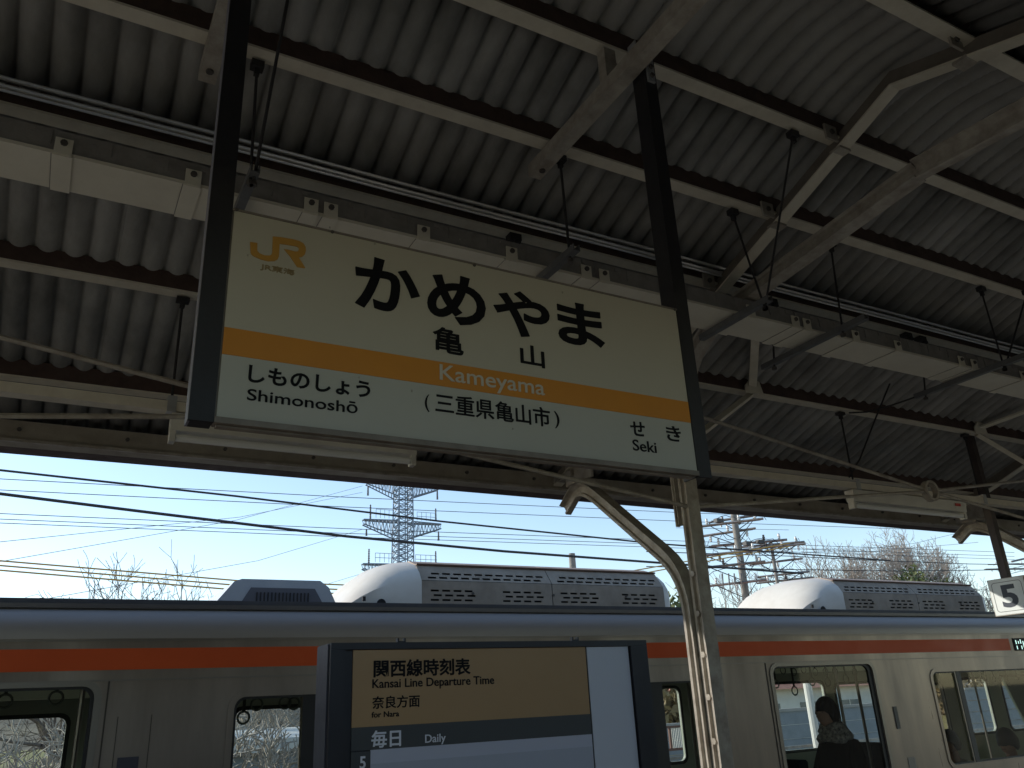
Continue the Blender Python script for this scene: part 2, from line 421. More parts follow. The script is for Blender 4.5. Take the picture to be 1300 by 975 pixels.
G().box((SX0+.01,YS+.012,SZ0-.028),(SX1-.01,YS+.045,SZ0-.0205)).build('underside_lid', frame_m, sign)
# smudges
smf = mat('grime', (.34,.32,.26), .7)
for (x, z, ttop) in ((.328,0,2.95),):
    G().box((.330,YS-.005,.935),(.4125,YS+.01,3.24)).build('post', blackm, sign)
    G().box((.330,YS+.0105,.935),(.338,YS+.075,3.24)).build('post_side', postside, sign)
    G().box((.3385,YS+.0105,.935),(.41,YS+.075,.95)).build('post_foot', blackm, sign)
p = G().box((2.5135,YS-.005,.93),(2.592,YS+.01,3.40)).box((2.5135,YS+.0105,.93),(2.522,YS+.10,3.40)).build('post', blackm, sign)
g = G().box((2.505,YS+.03,3.26),(2.5125,YS+.10,3.50)).box((2.526,YS-.018,3.18),(2.575,YS-.0055,3.42))
br = g.build('post_bracket', galv, sign)
g = G()
for z in (3.22,3.28,3.35): g.lathe([(.014,0),(.014,-.012),(0,-.012)], (2.55,YS-.0185,z), 8, 'y')
g.build('bolt', bolt_m, br, kind='stuff')
def smap(y): return lambda u, v, w_: (u, y-w_, v)
def signtext(t, L, Rr, T, B, m=ink, bold=0., Y=YS, parent=sign, off=.0062, depth=.003, name='lettering', fat=0):
    x0 = at(*L, Y).x; x1 = at(*Rr, Y).x; z1 = at(*T, Y).z; z0 = at(*B, Y).z
    return lettering(t, (x0,x1,z0,z1), smap(Y-off), m, parent, bold, depth=depth, name=name, fat=fat)
signtext('か', (450,378),(531.5,378),(484,330),(491,396.5), bold=.022, fat=.009)
signtext('め', (542,384),(615,388),(589,353),(596,415.5), bold=.022, fat=.009)
signtext('や', (626,391),(696,400),(655,370.5),(664,428.5), bold=.022, fat=.009)
signtext('ま', (706,393),(767,442),(736,387),(763,444.5), bold=.022, fat=.009)
signtext('亀', (549,430),(587,440),(565,417.5),(579,451), bold=.006, fat=.014)
signtext('山', (660,455),(690,460),(674,440),(689,468), bold=.006, fat=.014)
signtext('Kameyama', (557,475),(690,498),(562,464),(633,500.5), white, bold=.006, off=.008)
signtext('(', (538.5,510),(544,510),(541,501.5),(543,523.5))
signtext('三重県亀山市', (552,516),(697,530),(590,504),(590,529), bold=.004, fat=.008)
signtext(')', (703,535),(709,535),(707,523.5),(707,544.5))
signtext('しものしょう', (315,478),(469,493),(316.5,464),(462,505.5), bold=.014, fat=.012)
signtext('Shimonoshō', (313,505),(453,520),(314,493.5),(452,526), bold=.008)
signtext('せ', (799,543),(817.5,548),(809,536),(812,554.5), bold=.014)
signtext('き', (844.5,548),(863,552),(855,542),(856,561), bold=.014)
signtext('Seki', (802,565),(832,570),(804,558.5),(829,575.5), bold=.006)
signtext('JR東海', (330,342),(373,347),(337,336.5),(370,351.8), mat('small_print', (.26,.19,.09), .5), fat=.02)
lg = [(183,200),(283,215),(280,320),(310,355),(380,385),(450,388),(475,375),(487,340),(495,125),(600,135),(760,160),(860,188),(915,220),(945,270),(948,320),(935,370),(900,402),(850,415),(940,555),(930,560),(830,545),(740,410),(650,300),(700,305),(800,332),(838,330),(855,300),(848,277),(820,262),(700,240),(588,225),(578,400),(560,440),(520,462),(430,465),(330,440),(240,400),(205,375),(190,345)]
pl = [at(300+a/10.83, 290+b/10.83, YS) for a, b in lg]
flatshape('logo', [[(p.x, p.z) for p in pl]], smap(YS-.0062), .003, jro, sign)
# grime flecks, screw heads and smears on the panel
g = G()
for (px, py) in ((314,325),(418,290),(475,310),(583,305),(634,308),(640,330),(713,372),(455,480),(522,497),(650,545)):
    q = at(px, py, YS); r = random.uniform(.002,.004)
    g.box((q.x-r, YS-.0085, q.z-r*1.5), (q.x+r, YS-.0065, q.z+r*1.5))
g.build('grime_spots', smf, sign, kind='stuff')
g = G()
for px, py in ((300,268),(421,296),(601,338),(855,394)):
    q = at(px, py, YS); g.lathe([(.007,0),(.007,-.004),(0,-.004)], (q.x, YS-.0092, q.z), 8, 'y')
g.build('screw', bolt_m, sign)

# =================================================================== TIMETABLE BOARD
YB = 3.6
board = thing('timetable_board', (1.85, YB+.08, PZ), 'dark framed departure timetable board with brown heading standing in front of train', 'timetable board')
bframe = mat('board_frame', (.009,.010,.016), .4, col2=(.014,.015,.02), scale=6, amt=.5)
bside = mat('board_side_lit', (.045,.05,.07), .4, col2=(.03,.034,.045), scale=6, amt=.5)  # casing colour made paler and bluer for the light on this side
brown = mat('print_brown', (.36,.235,.11), .4, col2=(.31,.20,.095), scale=3, amt=.6)
dgrey = mat('print_dark_grey', (.045,.052,.056), .4, col2=(.037,.043,.046), scale=3)
pale = mat('print_pale_blue', (.42,.46,.57), .35, col2=(.37,.41,.51), scale=2, amt=.5)
pale2 = mat('print_white', (.50,.55,.65), .35, col2=(.45,.495,.58), scale=2, amt=.5)
ZT = .292; ZB = -1.9
G().box((1.092,YB,ZB),(2.765,YB+.165,ZT)).build('casing', bframe, board)
G().box((1.0855,YB+.004,ZB),(1.0915,YB+.16,ZT-.004)).build('side_panel', bside, board)
g = G()
for xx in (1.15, 2.70): g.box((xx-.04,YB+.03,PZ),(xx+.04,YB+.11,ZB-.001))
g.build('leg', bframe, board)
X0, X1, X2, X3 = 1.195, 2.393, 2.402, 2.655
g = G().box((1.092,YB-.022,ZT-.028),(2.765,YB-.0005,ZT)).box((1.092,YB-.022,ZB),(1.155,YB-.0005,ZT-.0285)).box((2.662,YB-.022,ZB),(2.765,YB-.0005,ZT-.0285))
g.build('rim', bframe, board)
G().box((X0,YB-.006,-.048),(X1,YB-.001,.262)).build('heading_panel', brown, board)
G().box((X0,YB-.006,-.138),(X1,YB-.001,-.0485)).build('day_panel', dgrey, board)
G().box((X0+.085,YB-.006,-1.8),(X1,YB-.001,-.1385)).build('table_panel', pale, board)
G().box((X0,YB-.006,-1.8),(X0+.0845,YB-.001,-.1425)).build('hour_column', dgrey, board)
G().box((X0+.086,YB-.0068,-.60),(X1-.002,YB-.0062,-.192)).build('row_tint', mat('row_grey', (.34,.38,.47), .4), board)
G().box((X2,YB-.006,-1.8),(X3,YB-.001,.262)).build('side_sheet', pale2, board)
def bt(t, L, R_, T, B, m=ink, bold=0., fat=0): signtext(t, L, R_, T, B, m, bold, Y=YB, parent=board, off=.0062, depth=.002, fat=fat)
bt('関西線時刻表', (474,848),(596,848),(491,838),(486,859.5), bold=.006, fat=.022)
bt('Kansai Line Departure Time', (472,868),(626.5,866),(474,862.5),(565,874), bold=.012)
bt('奈良方面', (472,891),(532,890),(481,884),(486,899.5), bold=.004, fat=.012)
bt('for Nara', (471,907),(506,906),(472,903.8),(472,911.3), bold=.014)
pw = mat('print_text_pale', (.62,.66,.74), .4)
bt('毎日', (471,939),(508,937),(481,927.5),(481,949), pw, bold=.004, fat=.018)
bt('Daily', (539,940),(565,937),(542,932.5),(562,944.8), pw, bold=.008)
bt('5', (456,967),(463.5,967),(460,960),(460,976), pw, bold=.02)
g = G()
for px in (511, 732):
    q = at(px, 812, YB); g.box((q.x-.02,YB+.01,ZT),(q.x+.02,YB+.03,ZT+.008)).box((q.x-.02,YB+.01,ZT+.008),(q.x-.012,YB+.03,ZT+.02)).box((q.x+.012,YB+.01,ZT+.008),(q.x+.02,YB+.03,ZT+.02))
g.build('hook', bframe, board)

# =================================================================== PLATFORM NUMBER SIGN
XN = 9.4; KN = 9.4/8.0
num = thing('platform_number_sign', (XN+.05, 4.735*KN, .58*KN), 'square white platform number sign reading 5 hanging from a brown pole', 'number sign')
nf = mat('number_face', (.76,.80,.77), .4, col2=(.57,.59,.56), scale=5)
ne = mat('number_edge', (.45,.41,.34), .6, col2=(.25,.22,.18), scale=14, amt=.7)
G().box((XN+.006,4.555*KN,.585*KN),(XN+.10,4.915*KN,.925*KN)).build('casing', ne, num)
nmap = lambda u, v, w_: (XN+.006-w_, -u*KN, v*KN)
flatshape('face', [rrect(-4.908,-4.562,.592,.918,.01)], nmap, .004, nf, num)
nm2 = lambda u,v,w_: (XN+.0018-w_,-u*KN,v*KN)
flatshape('border_line', [rrect(-4.882,-4.588,.618,.892,.03), rrect(-4.877,-4.593,.623,.887,.026)], nm2, .001, mat('border_grey', (.10,.11,.10), .5), num)
lettering('5', (-4.812,-4.652,.652,.862), nm2, mat('numeral_blue_black', (.02,.03,.045), .5), num, bold=.03, depth=.0015)
polem = mat('hanger_brown', (.06,.042,.036), .6, col2=(.035,.025,.022), scale=10, amt=.6)
G().box((XN+.02,4.71*KN,.926*KN),(XN+.03,4.78*KN,2.76)).box((XN+.031,4.71*KN,.926*KN),(XN+.10,4.722*KN,2.76)).build('pole', polem, num)

# =================================================================== CABLE DUCT, CONDUITS, HANGERS
duct = thing('cable_duct', (4, 4.12, 2.64), 'wide cream cable duct running the length of the canopy under a purlin', 'cable duct')
G().box((XL,3.96,2.64),(XR,4.28,2.66)).build('bottom_panel', duct_m, duct)
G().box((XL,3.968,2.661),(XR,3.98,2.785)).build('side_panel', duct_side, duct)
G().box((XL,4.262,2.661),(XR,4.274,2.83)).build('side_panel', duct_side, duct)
# clamps and joints
def clamp(x):
    c = G().box((x-.045,3.955,2.632),(x+.045,4.285,2.6395)).box((x-.04,3.952,2.6395),(x+.04,3.9595,2.735)).build('strap', duct_m, duct)
    G().lathe([(.017,0),(.017,-.012),(0,-.012)], (x,3.9515,2.705), 8, 'y').build('bolt', bolt_m, c)
    G().box((x-.0495,3.962,2.637),(x-.0455,4.279,2.6395)).build('joint_gap', duct_side, c)
xs = [-8.9+1.19*k for k in range(27)]
base_pts = [-.24, .42]
x = -.24-.66*14
k = 0
CL = []
for px, py in ((80,190),(245,230),(395,265),(420,272),(538,300),(650,325),(745,350),(768,356),(953,392),(1010,408),(1025,412),(1087,428),(1140,438),(1220,455),(1237,462)):
    d = ray(px, py); CL.append(d.x/d.y*3.955)
CL += [CL[0]-.9*k for k in range(1,9)]+[CL[-1]+.75*k for k in range(1,15)]
for x in CL: clamp(x)
g = G()
x = XL
while x < XR:
    g.box((x,3.962,2.75),(x+.03,3.9675,2.78)); g.box((x+.10,3.962,2.70),(x+.105,3.9675,2.78)); x += .27
g.build('rung_ends', duct_side, duct, kind='stuff')
# black cable clips hanging on the purlin above the duct
def clip(px, py, lb):
    d = ray(px, py); y = 4.33; x = d.x/d.y*y; z = zpur(y)-.045
    t = thing('cable_clip', (x, y, z), lb, 'clip', 'black clips along the purlin above the duct')
    G().box((x-.045,y-.04,z-.03),(x+.045,y+.03,z+.022)).box((x-.015,y-.055,z-.055),(x+.03,y-.02,z-.0305)).build('clip_body', blackrod, t)
for a in ((978,384,'small black clip on the purlin just right of the tie rail'),(1150,428,'left one of two adjacent black clips above the duct at the right'),(1168,432,'right one of two adjacent black clips above the duct at the right'),(652,308,'small black clip peeking over the middle of the sign')): clip(*a)

for dy, z, r, lb in ((0,3.228,.0135,'upper bright zinc conduit running along the purlin above the cable duct'),(0,3.178,.0135,'lower bright zinc conduit running along the purlin above the cable duct'),(.0,3.15,.009,'thin zinc conduit just below the two brighter ones along the purlin')):
    g = G(); pts = [(XL+.8*k, 4.255+dy, z+.003*math.sin(k*1.7)) for k in range(int((XR-XL)/.8)+1)]
    g.tube(pts, r, 8)
    g.build('conduit', conduit_m, smooth=True, label=lb, cat='conduit', group='conduits on the purlin')
# hanging bars on pairs of threaded rods, carrying the duct
barm = mat('dark_galvanised', (.17,.17,.165), .5, .4, col2=(.09,.09,.09), scale=16)
def hanger(x, label, y0=3.55, y1=4.62, far=True, rods=None):
    t = thing('hanging_bar', (x, (y0+y1)/2, 2.58), label, 'hanger bar', 'bars on threaded rods under the cable duct')
    z0 = 2.58
    b = G().box((x-.024,y0,z0),(x+.024,y1,z0+.008)).box((x-.024,y0,z0+.0085),(x-.017,y1,z0+.045)).box((x+.017,y0,z0+.0085),(x+.024,y1,z0+.045)).build('bar', barm, t)
    for (xa, ya, xb, yb, zb) in rods:
        G().tube([(xa, ya, z0-.03), (xb, yb, zb)], .0085, 6).build('rod', blackrod, t)
        g = G().box((xb-.034,yb-.03,zb-.012),(xb+.034,yb+.026,zb+.03)).box((xb-.014,yb-.014,zb-.055),(xb+.014,yb+.014,zb-.0125))
        g.build('rod_clamp', blackrod, t)
        G().lathe([(.02,-.012),(.02,.012),(0,.012)], (xa,ya,z0-.03), 6).build('nut', bolt_m, t)
zc0 = zpur(3.70)-.03
hanger(.635, 'grey hanging bar behind the left black sign post', 3.62, 4.35, rods=[(.625,3.68,.615,3.70,zc0),(.64,3.68,.665,3.2,3.5)])
hanger(2.56, 'grey hanging bar seen just above the middle of the sign', 3.60, 4.35, rods=[(2.56,3.68,2.56,3.70,zc0)])
hanger(5.12, 'dark hanging bar right of the sign under the duct', 3.55, 4.62, rods=[(5.12,3.78,5.12,3.72,zc0),(5.12,4.5,5.12,4.42,zpur(4.42)-.03)])
hanger(7.1, 'dark hanging bar at the right edge under the duct', 3.48, 4.60, rods=[(7.1,3.72,7.05,3.70,zc0),(7.1,3.72,7.5,3.55,3.3),(7.1,4.5,7.1,4.42,zpur(4.42)-.03)])
hanger(4.20, 'short hanging bar tucked behind the tie rail', 3.62, 4.35, rods=[(4.2,3.68,4.06,3.70,zc0),(4.2,3.68,4.05,3.05,zpur(3.05)-.03)])

# raceway for the lamps with its rods
race = thing('lamp_raceway', (4, 5.45, 1.87), 'thin grey channel hung on black rods along the edge of the canopy', 'lamp channel')
G().box((XL,5.40,1.885),(XR,5.50,1.893)).box((XL,5.40,1.8935),(XR,5.408,1.95)).box((XL,5.492,1.8935),(XR,5.50,1.95)).build('channel', cream, race)
for x in (-4.2,-1.9,.545,2.7,4.9,7.05,9.15,11.4,13.8):
    zt = zpur(5.42)-.02
    G().tube([(x,5.45,1.97),(x,5.44,zt)], .0095, 6).build('rod', blackrod, race)
    g = G().box((x-.042,5.41,zt-.02),(x+.042,5.47,zt+.01)).box((x-.016,5.424,zt-.06),(x+.016,5.456,zt-.0205))
    g.build('rod_clamp', blackrod, race)
    G().box((x-.028,5.392,1.875),(x+.028,5.51,1.985)).build('saddle', galv, race)
tubem = mat('fluorescent_tube', (.74,.74,.70), .25); fixm = mat('fixture_enamel', (.62,.60,.53), .4, col2=(.42,.39,.33), scale=8, amt=.5); redm = mat('red_mark', (.5,.03,.02), .5)
def lamp(x0, x1, label):
    y = 5.45
    t = thing('fluorescent_lamp', ((x0+x1)/2, y, 1.72), label, 'ceiling lamp', 'unlit fluorescent lamps under the raceway')
    G().loft([[(x,y-.055,1.872),(x,y+.055,1.872),(x,y+.045,1.76),(x,y-.045,1.76)] for x in (x0,x1)]).build('housing', fixm, t)
    G().tube([(x0+.04,y,1.722),(x1-.04,y,1.722)], .026, 10).build('tube', tubem, t, smooth=True)
    for x in (x0, x1-.035): G().box((x,y-.035,1.685),(x+.035,y+.035,1.7595)).build('socket', fixm, t)
    G().box((x1-.20,y-.0615,1.812),(x1-.11,y-.0555,1.842)).build('red_label', redm, t)
lamp(at(214,556,5.45).x, at(526,582,5.45).x, 'unlit white fluorescent lamp just below the station sign')
lamp(at(1080,638,5.45).x, at(1224,655,5.45).x, 'unlit white fluorescent lamp near the roof edge at the far right')
# loose cables near the pillar head
g = G().tube([at(1137,469,5.0)+Vector((0,0,0)), at(1112,530,5.2), at(1092,582,5.35), at(1078,606,5.4)], .009, 5)
g.build('hanging_cable', blackrod, smooth=True, label='thin black cable slanting down from the duct to the lamp channel', cat='cable')
g = G().tube([at(1165,503,4.8), at(1130,515,5.0), at(1100,523,5.2), at(1078,524,5.38)], .009, 5)
g.build('hanging_cable', blackrod, smooth=True, label='short black cable from the right hanger bar to the purlin clamp', cat='cable')

# =================================================================== TRAIN
YT = 8.2; YC = 10.27; TX0, TX1 = -7.5, 21.0
steel = mat('train_stainless', (.27,.228,.19), .33, .5, col2=(.15,.122,.10), scale=1.7, amt=.75, bump=.02, stretch=(1.3,1,.22))
steel2 = mat('train_shoulder', (.34,.32,.30), .42, .25, col2=(.27,.25,.235), scale=1.5, amt=.5, stretch=(.15,1,1))
roofm = mat('train_roof', (.07,.075,.085), .6, col2=(.045,.045,.05), scale=4)
torange = mat('train_orange', (.66,.10,.022), .5, col2=(.55,.082,.018), spec=.25, scale=3, amt=.6)
rubber = mat('window_rubber', (.012,.012,.013), .5)
inner = mat('interior_cream', (.72,.75,.62), .6)
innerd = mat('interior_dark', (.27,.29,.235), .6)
train = thing('train', (6, YC, GZ+.2), 'stainless steel commuter train carriage with an orange stripe standing at the platform', 'train')
tm = lambda y0: (lambda u, v, w_: (u, y0+w_, v))
# windows on the platform side (x0, x1, top)
wins = [(-1.6, at(118,900,YT).x, .335), (at(297,900,YT).x, at(297,900,YT).x+1.9, .205), (at(889,880,YT).x-1.9, at(889,880,YT).x, .195), (at(980,850,YT).x, at(1107,850,YT).x, .325), (at(1184,862,YT).x, at(1184,862,YT).x+2.6, .185), (16.2,18.0,.2), (-4.4,-2.4,.2)]
ZW = -1.05
loops = [[(TX0,-2.7),(TX1,-2.7),(TX1,.72),(TX0,.72)]]+[rrect(a,b,ZW,t,.10) for a,b,t in wins]
flatshape('side_panel', loops, tm(YT), .05, steel, train)
# frames, rubber and glass for each window
glassm = bpy.data.materials.new('window_glass'); glassm.use_nodes = True
n = glassm.node_tree.nodes; l = glassm.node_tree.links; n.clear()
tr = n.new('ShaderNodeBsdfTransparent'); tr.inputs[0].default_value = (.95,.97,.96,1); gl = n.new('ShaderNodeBsdfGlossy'); gl.inputs['Roughness'].default_value = .03
fr = n.new('ShaderNodeLayerWeight'); pwn = n.new('ShaderNodeMath'); pwn.operation = 'POWER'; pwn.inputs[1].default_value = 5; mdn = n.new('ShaderNodeMath'); mdn.operation = 'MULTIPLY_ADD'; mdn.inputs[1].default_value = .9; mdn.inputs[2].default_value = .006; l.new(fr.outputs['Facing'], pwn.inputs[0]); l.new(pwn.outputs[0], mdn.inputs[0]); mx = n.new('ShaderNodeMixShader'); ou = n.new('ShaderNodeOutputMaterial')
l.new(mdn.outputs[0], mx.inputs[0]); l.new(tr.outputs[0], mx.inputs[1]); l.new(gl.outputs[0], mx.inputs[2]); l.new(mx.outputs[0], ou.inputs[0])
tint = glassm.copy(); tint.node_tree.nodes[0].inputs[0].default_value = (.86,.81,.75,1)
chrome = mat('window_trim', (.20,.18,.155), .35, .6)
for i, (a, b, t) in enumerate(wins):
    f = flatshape('window_frame', [rrect(a-.055,b+.055,ZW-.05,t+.045,.14), rrect(a,b,ZW,t,.10)], tm(YT-.012), .0115, chrome if i in (0,3) else steel, train)
    flatshape('seal', [rrect(a-.001,b+.001,ZW,t+.001,.10), rrect(a+.025,b-(.075 if i==3 else .03),ZW+.02,t-.02,.09)], tm(YT+.012), .03, rubber, f)
    G().box((a+.01,YT+.030,ZW+.01),(b-.01,YT+.034,t-.01)).build('window_pane', glassm, train)
    if i in (1, 2): mxx = at(385,900,YT).x if i==1 else at(828,900,YT).x; G().box((mxx,YT+.015,ZW),(mxx+(.30 if i==1 else .19),YT+.0295,t)).build('mullion', rubber, train)
# window five: tinted pane section and black divider
a = wins[4][0]
dv = at(1214,862,YT).x
G().box((dv+.03,YT+.005,ZW),(dv+.13,YT+.0295,.18)).build('mullion', rubber, train)
G().box((dv,YT+.01,ZW),(dv+.028,YT+.0295,.18)).build('sliding_rail', chrome, train)
G().box((a+.03,YT+.0345,ZW),(dv,YT+.037,.17)).build('inner_partition', tint, train)
# stripe, seams, shoulder, gutter, roof
G().box((TX0,YT-.006,.462),(at(1283,820,YT).x-.02,YT-.0005,.638)).build('stripe', torange, train)
g = G()
for z in (.70,.372): g.box((TX0,YT-.006,z),(TX1,YT-.0007,z+.012))
g.build('seam', mat('seam_metal', (.2,.18,.16), .4, .6), train)
g = G()
for px, py in ((139,855),(969,832)):
    x = at(px, py, YT).x; g.box((x,YT-.007,-2.6),(x+.012,YT-.0007,.371))
for px in (190,147):
    x = at(px, 930, YT).x; g.box((x,YT-.005,-.9),(x+.006,YT-.0007,.09 if px==190 else .085))
g.build('door_seam', mat('seam_dark_grey', (.055,.048,.04), .7), train, kind='stuff')  # dark grey strips along the door joints
def plate(px0, py0, px1, py1, m, nm, d=.006):
    p, q = at(px0,py0,YT), at(px1,py1,YT)
    return G().box((min(p.x,q.x),YT-d,min(p.z,q.z)),(max(p.x,q.x),YT-.0006,max(p.z,q.z))).build(nm, m, train)
plate(149,962,173,990, mat('navy_plate', (.035,.033,.05), .4), 'door_lamp', .012)
plate(1133,897,1143,925, mat('dark_grey_plate', (.07,.065,.06), .5), 'door_button', .012)
plate(1152,962,1166,985, mat('pale_plate', (.30,.27,.23), .5), 'number_plate')
prof = [(YT-.001,.722),(YT-.004,.79),(YT+.012,.855),(YT+.05,.92),(YT+.10,.965),(YT+.15,.985),(YT+.15,.99),(YT+.02,.70)]
G().loft([[(x,y,z) for y,z in prof] for x in (TX0,TX1)]).build('roof_shoulder', steel2, train, smooth=True)
G().box((TX0,YT+.115,.991),(TX1,YT+.20,1.03)).build('rain_gutter', mat('gutter_pale', (.12,.12,.13), .4, .3), train)
rp = [(YT+.14,1.031),(YT+.15,1.075),(YT+.6,1.12),(YT+1.2,1.16),(YC,1.18)]
rp = rp+[(2*YC-y,z) for y,z in rp[::-1][1:]]
G().loft([[(x,y,z) for y,z in rp]+[(x,y,z-.06) for y,z in rp[::-1]] for x in (TX0,TX1)]).build('roof', roofm, train, smooth=True)
# far side wall with its windows
YF = 12.30
fw = []
def fwin(px0, px1, top): fw.append((at(px0,920,YF).x, at(px1,920,YF).x, at((px0+px1)/2,top,YF).z))
fwin(-30,84,913); fwin(298,440,899); fwin(700,834,884); fwin(842,866,874); fwin(968,1053,868); fwin(1069,1122,868); fwin(1232,1264,862); fwin(1284,1345,858); fwin(1165,1206,870)
fw.sort()
ff = []
for a, b, t in fw:
    if ff and a < ff[-1][1]+.05: a = ff[-1][1]+.12
    if b-a > .25: ff.append((a,b,t))
loops = [[(TX0,-2.7),(TX1,-2.7),(TX1,.95),(TX0,.95)]]+[rrect(a,b,-1.0,t,.10) for a,b,t in ff]
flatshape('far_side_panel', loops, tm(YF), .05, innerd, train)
for a, b, t in ff:
    f = flatshape('far_window_frame', [rrect(a-.05,b+.05,-1.05,t+.05,.13), rrect(a,b,-1.0,t,.10)], tm(YF-.012), .0115, rubber, train)
    G().box((a,YF+.02,-1.0),(b,YF+.024,t)).build('window_pane', glassm, f)
G().box((TX0,YT+.06,.60),(TX1,YF-.02,.62)).build('inner_ceiling', inner, train)
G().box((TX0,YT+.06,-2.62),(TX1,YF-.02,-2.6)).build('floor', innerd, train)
for x in (TX0, TX1-.05): G().box((x,YT+.06,-2.6),(x+.05,YF-.02,.6)).build('end_wall', inner, train)
G().box((TX0,YF-.32,.36),(TX1,YF-.06,.599)).build('luggage_rack', inner, train)
g = G()
for y in (YT+.95, YF-1.0): g.tube([(TX0,y,.5),(TX1,y,.5)], .018, 6)
g.build('strap_rail', chrome, train)
strapm = mat('strap_ring', (.10,.11,.09), .5); strapb = mat('strap_band', (.035,.035,.03), .7)
def strap(px, py, Y, rr=.058):
    c = at(px, py, Y); rg = []
    for k in range(14):
        t = 2*math.pi*k/14; ct, st = math.cos(t), math.sin(t)
        rg.append([(c.x+(rr+.011*math.cos(q))*ct, Y+.011*math.sin(q), c.z+(rr+.011*math.cos(q))*st) for q in (0,1.57,3.14,4.71)])
    s = G().loft(rg+[rg[0]], caps=False).build('grab_ring', strapm, train, smooth=True)
    G().box((c.x-.014,Y-.006,c.z+rr),(c.x+.014,Y+.006,max(.5,c.z+rr+.05))).build('strap', strapb, s)
for px, py in ((985,868),(1009,877),(1031,865),(1051,866),(1074,862)): strap(px, py, YT+.95)
for px, py in ((994,851),(1008,853),(1020,850),(1035,853),(1048,853),(1060,852),(1085,853)): strap(px, py, YF-1.0, .062)
for px, py in ((309,911),(326,894),(362,892),(373,893)): strap(px, py, YT+1.0)
for px, py in ((6,890),(71,886)): strap(px, py, YT+.95)
for px, py in ((1262,862),(1247,863),(1232,864),(1254,868),(1270,862),(1280,868),(1291,860)): strap(px, py, YF-1.0)
g = G()
for px, Y in ((1065,YT+.5),(1090,YT+.6),(1196,YT+.7),(1240,YF-.8),(105,YT+.35),(875,YT+.4),(384,YF-.6)):
    x = at(px, 880, Y).x; g.tube([(x,Y,-2.6),(x,Y,.599)], .022, 8)
g.build('grab_pole', chrome, train, smooth=True)
# seats
seatm = mat('seat_moquette', (.008,.009,.013), .9, col2=(.012,.012,.016), scale=20, spec=.05)
def seat(x, y0, y1, zt=-.50, s=1):
    g = G().loft([[(x-s*.05,y,-1.95),(x+s*.12,y,-1.95),(x+s*.20,y,zt-.03),(x+s*.17,y,zt),(x+s*.08,y,zt),(x+s*.04,y,zt-.05)] for y in (y0,y1)])
    g.box((x-s*.65 if s>0 else x+.05,y0,-2.1),(x-s*.05 if s>0 else x+.65,y1,-1.93))
    g.build('seat', seatm, train)
q = at(1092,945,YT+.6); seat(q.x+.32, YT+.12, YT+1.25, q.z)
q = at(1000,962,YT+.6); seat(q.x-.35, YT+.12, YT+1.25, q.z)  # dark seat shape put in for a low passenger

# destination display
q0, q1 = at(1284,808,YT), at(1284,828,YT)
disp = G().box((q0.x,YT-.012,.455),(q0.x+1.1,YT-.0005,.645)).build('destination_display', dark, train)
led = mat('led_green_white', (.55,.85,.78), .5, emit=.8)
g = G()
for a_, z0_, z1_ in ((.05,.475,.53),(.05,.555,.615),(.115,.56,.60),(.175,.475,.53),(.175,.56,.625),(.24,.50,.60)): g.box((q0.x+a_,YT-.0145,z0_),(q0.x+a_+.022,YT-.0125,z1_))
g.build('led_strokes', led, disp, kind='stuff')
# roof air conditioners
acm = mat('ac_housing', (.36,.31,.25), .75, 0., col2=(.21,.175,.135), scale=5, amt=.7, bump=.08, spec=.15)
actop = mat('ac_top_brown', (.36,.27,.20), .6, col2=(.24,.17,.12), scale=4, amt=.7)
capm = mat('ac_cap_white', (.62,.59,.52), .5, col2=(.46,.42,.35), scale=3, amt=.6)
Ya = 9.3
ax0, ax1, ax2 = 3.0, 3.92, 7.58
ac = G().box((ax1,Ya+.06,1.1),(ax2,2*YC-Ya-.06,1.50)).build('air_conditioner', dark, train)
hw = YC-Ya
sec = lambda s, hh, zb=1.12: [(YC+s*y, zb+(z-1.12)*hh) for y, z in ((-hw,1.12),(-hw,1.46),(-hw+.07,1.57),(-hw+.20,1.68),(-hw+.45,1.76),(0,1.80),(hw-.45,1.76),(hw-.20,1.68),(hw-.07,1.57),(hw,1.46),(hw,1.12))]
# slotted side plate, two halves
mid = (ax1+ax2)/2
for (a, b) in ((ax1,mid-.006),(mid+.006,ax2)):
    loops = [[(a,1.12),(b,1.12),(b,1.465),(a,1.465)]]
    L = b-a
    for gx0, gx1 in ((a+.12,a+.12+L*.33),(b-.12-L*.33,b-.12)):
        n_ = 4; sw = (gx1-gx0)/n_
        for r_ in range(3):
            for k in range(n_):
                xx = gx0+sw*k+(sw*.25 if r_ == 1 else 0)
                loops.append([(xx,1.23+.055*r_),(xx+sw*.72,1.23+.055*r_),(xx+sw*.72,1.253+.055*r_),(xx,1.253+.055*r_)])
    flatshape('grille_panel', loops, tm(Ya), .012, acm, ac)
    # shoulder plate with slots, leaning inwards
    loops = [[(a,0),(b,0),(b,.235),(a,.235)]]
    n_ = 11; sw = (L-.2)/n_
    for r_ in range(2):
        for k in range(n_):
            xx = a+.1+sw*k+(sw*.4 if r_ else 0)
            loops.append([(xx,.03+.065*r_),(xx+sw*.74,.03+.065*r_),(xx+sw*.74,.058+.065*r_),(xx,.058+.065*r_)])
    flatshape('grille_panel', loops, lambda u,v,w_: (u, Ya+.001+v*.68+w_, 1.47+v*.86), .012, acm, ac)
    g = G().loft([[(x,Ya+.155,1.678),(x,Ya+.40,1.76),(x,YC,1.80),(x,2*YC-Ya-.40,1.76),(x,2*YC-Ya-.155,1.678),(x,YC,1.60)] for x in (a,b)])
    g.build('top_cover', actop, ac)
G().tube([(ax1,Ya+.15,1.684),(ax2,Ya+.15,1.684)], .013, 6).build('edge_strip', mat('edge_rust', (.14,.075,.045), .7), ac)
G().box((ax1,2*YC-Ya-.012,1.12),(ax2,2*YC-Ya,1.66)).build('far_panel', acm, ac)
rings = []
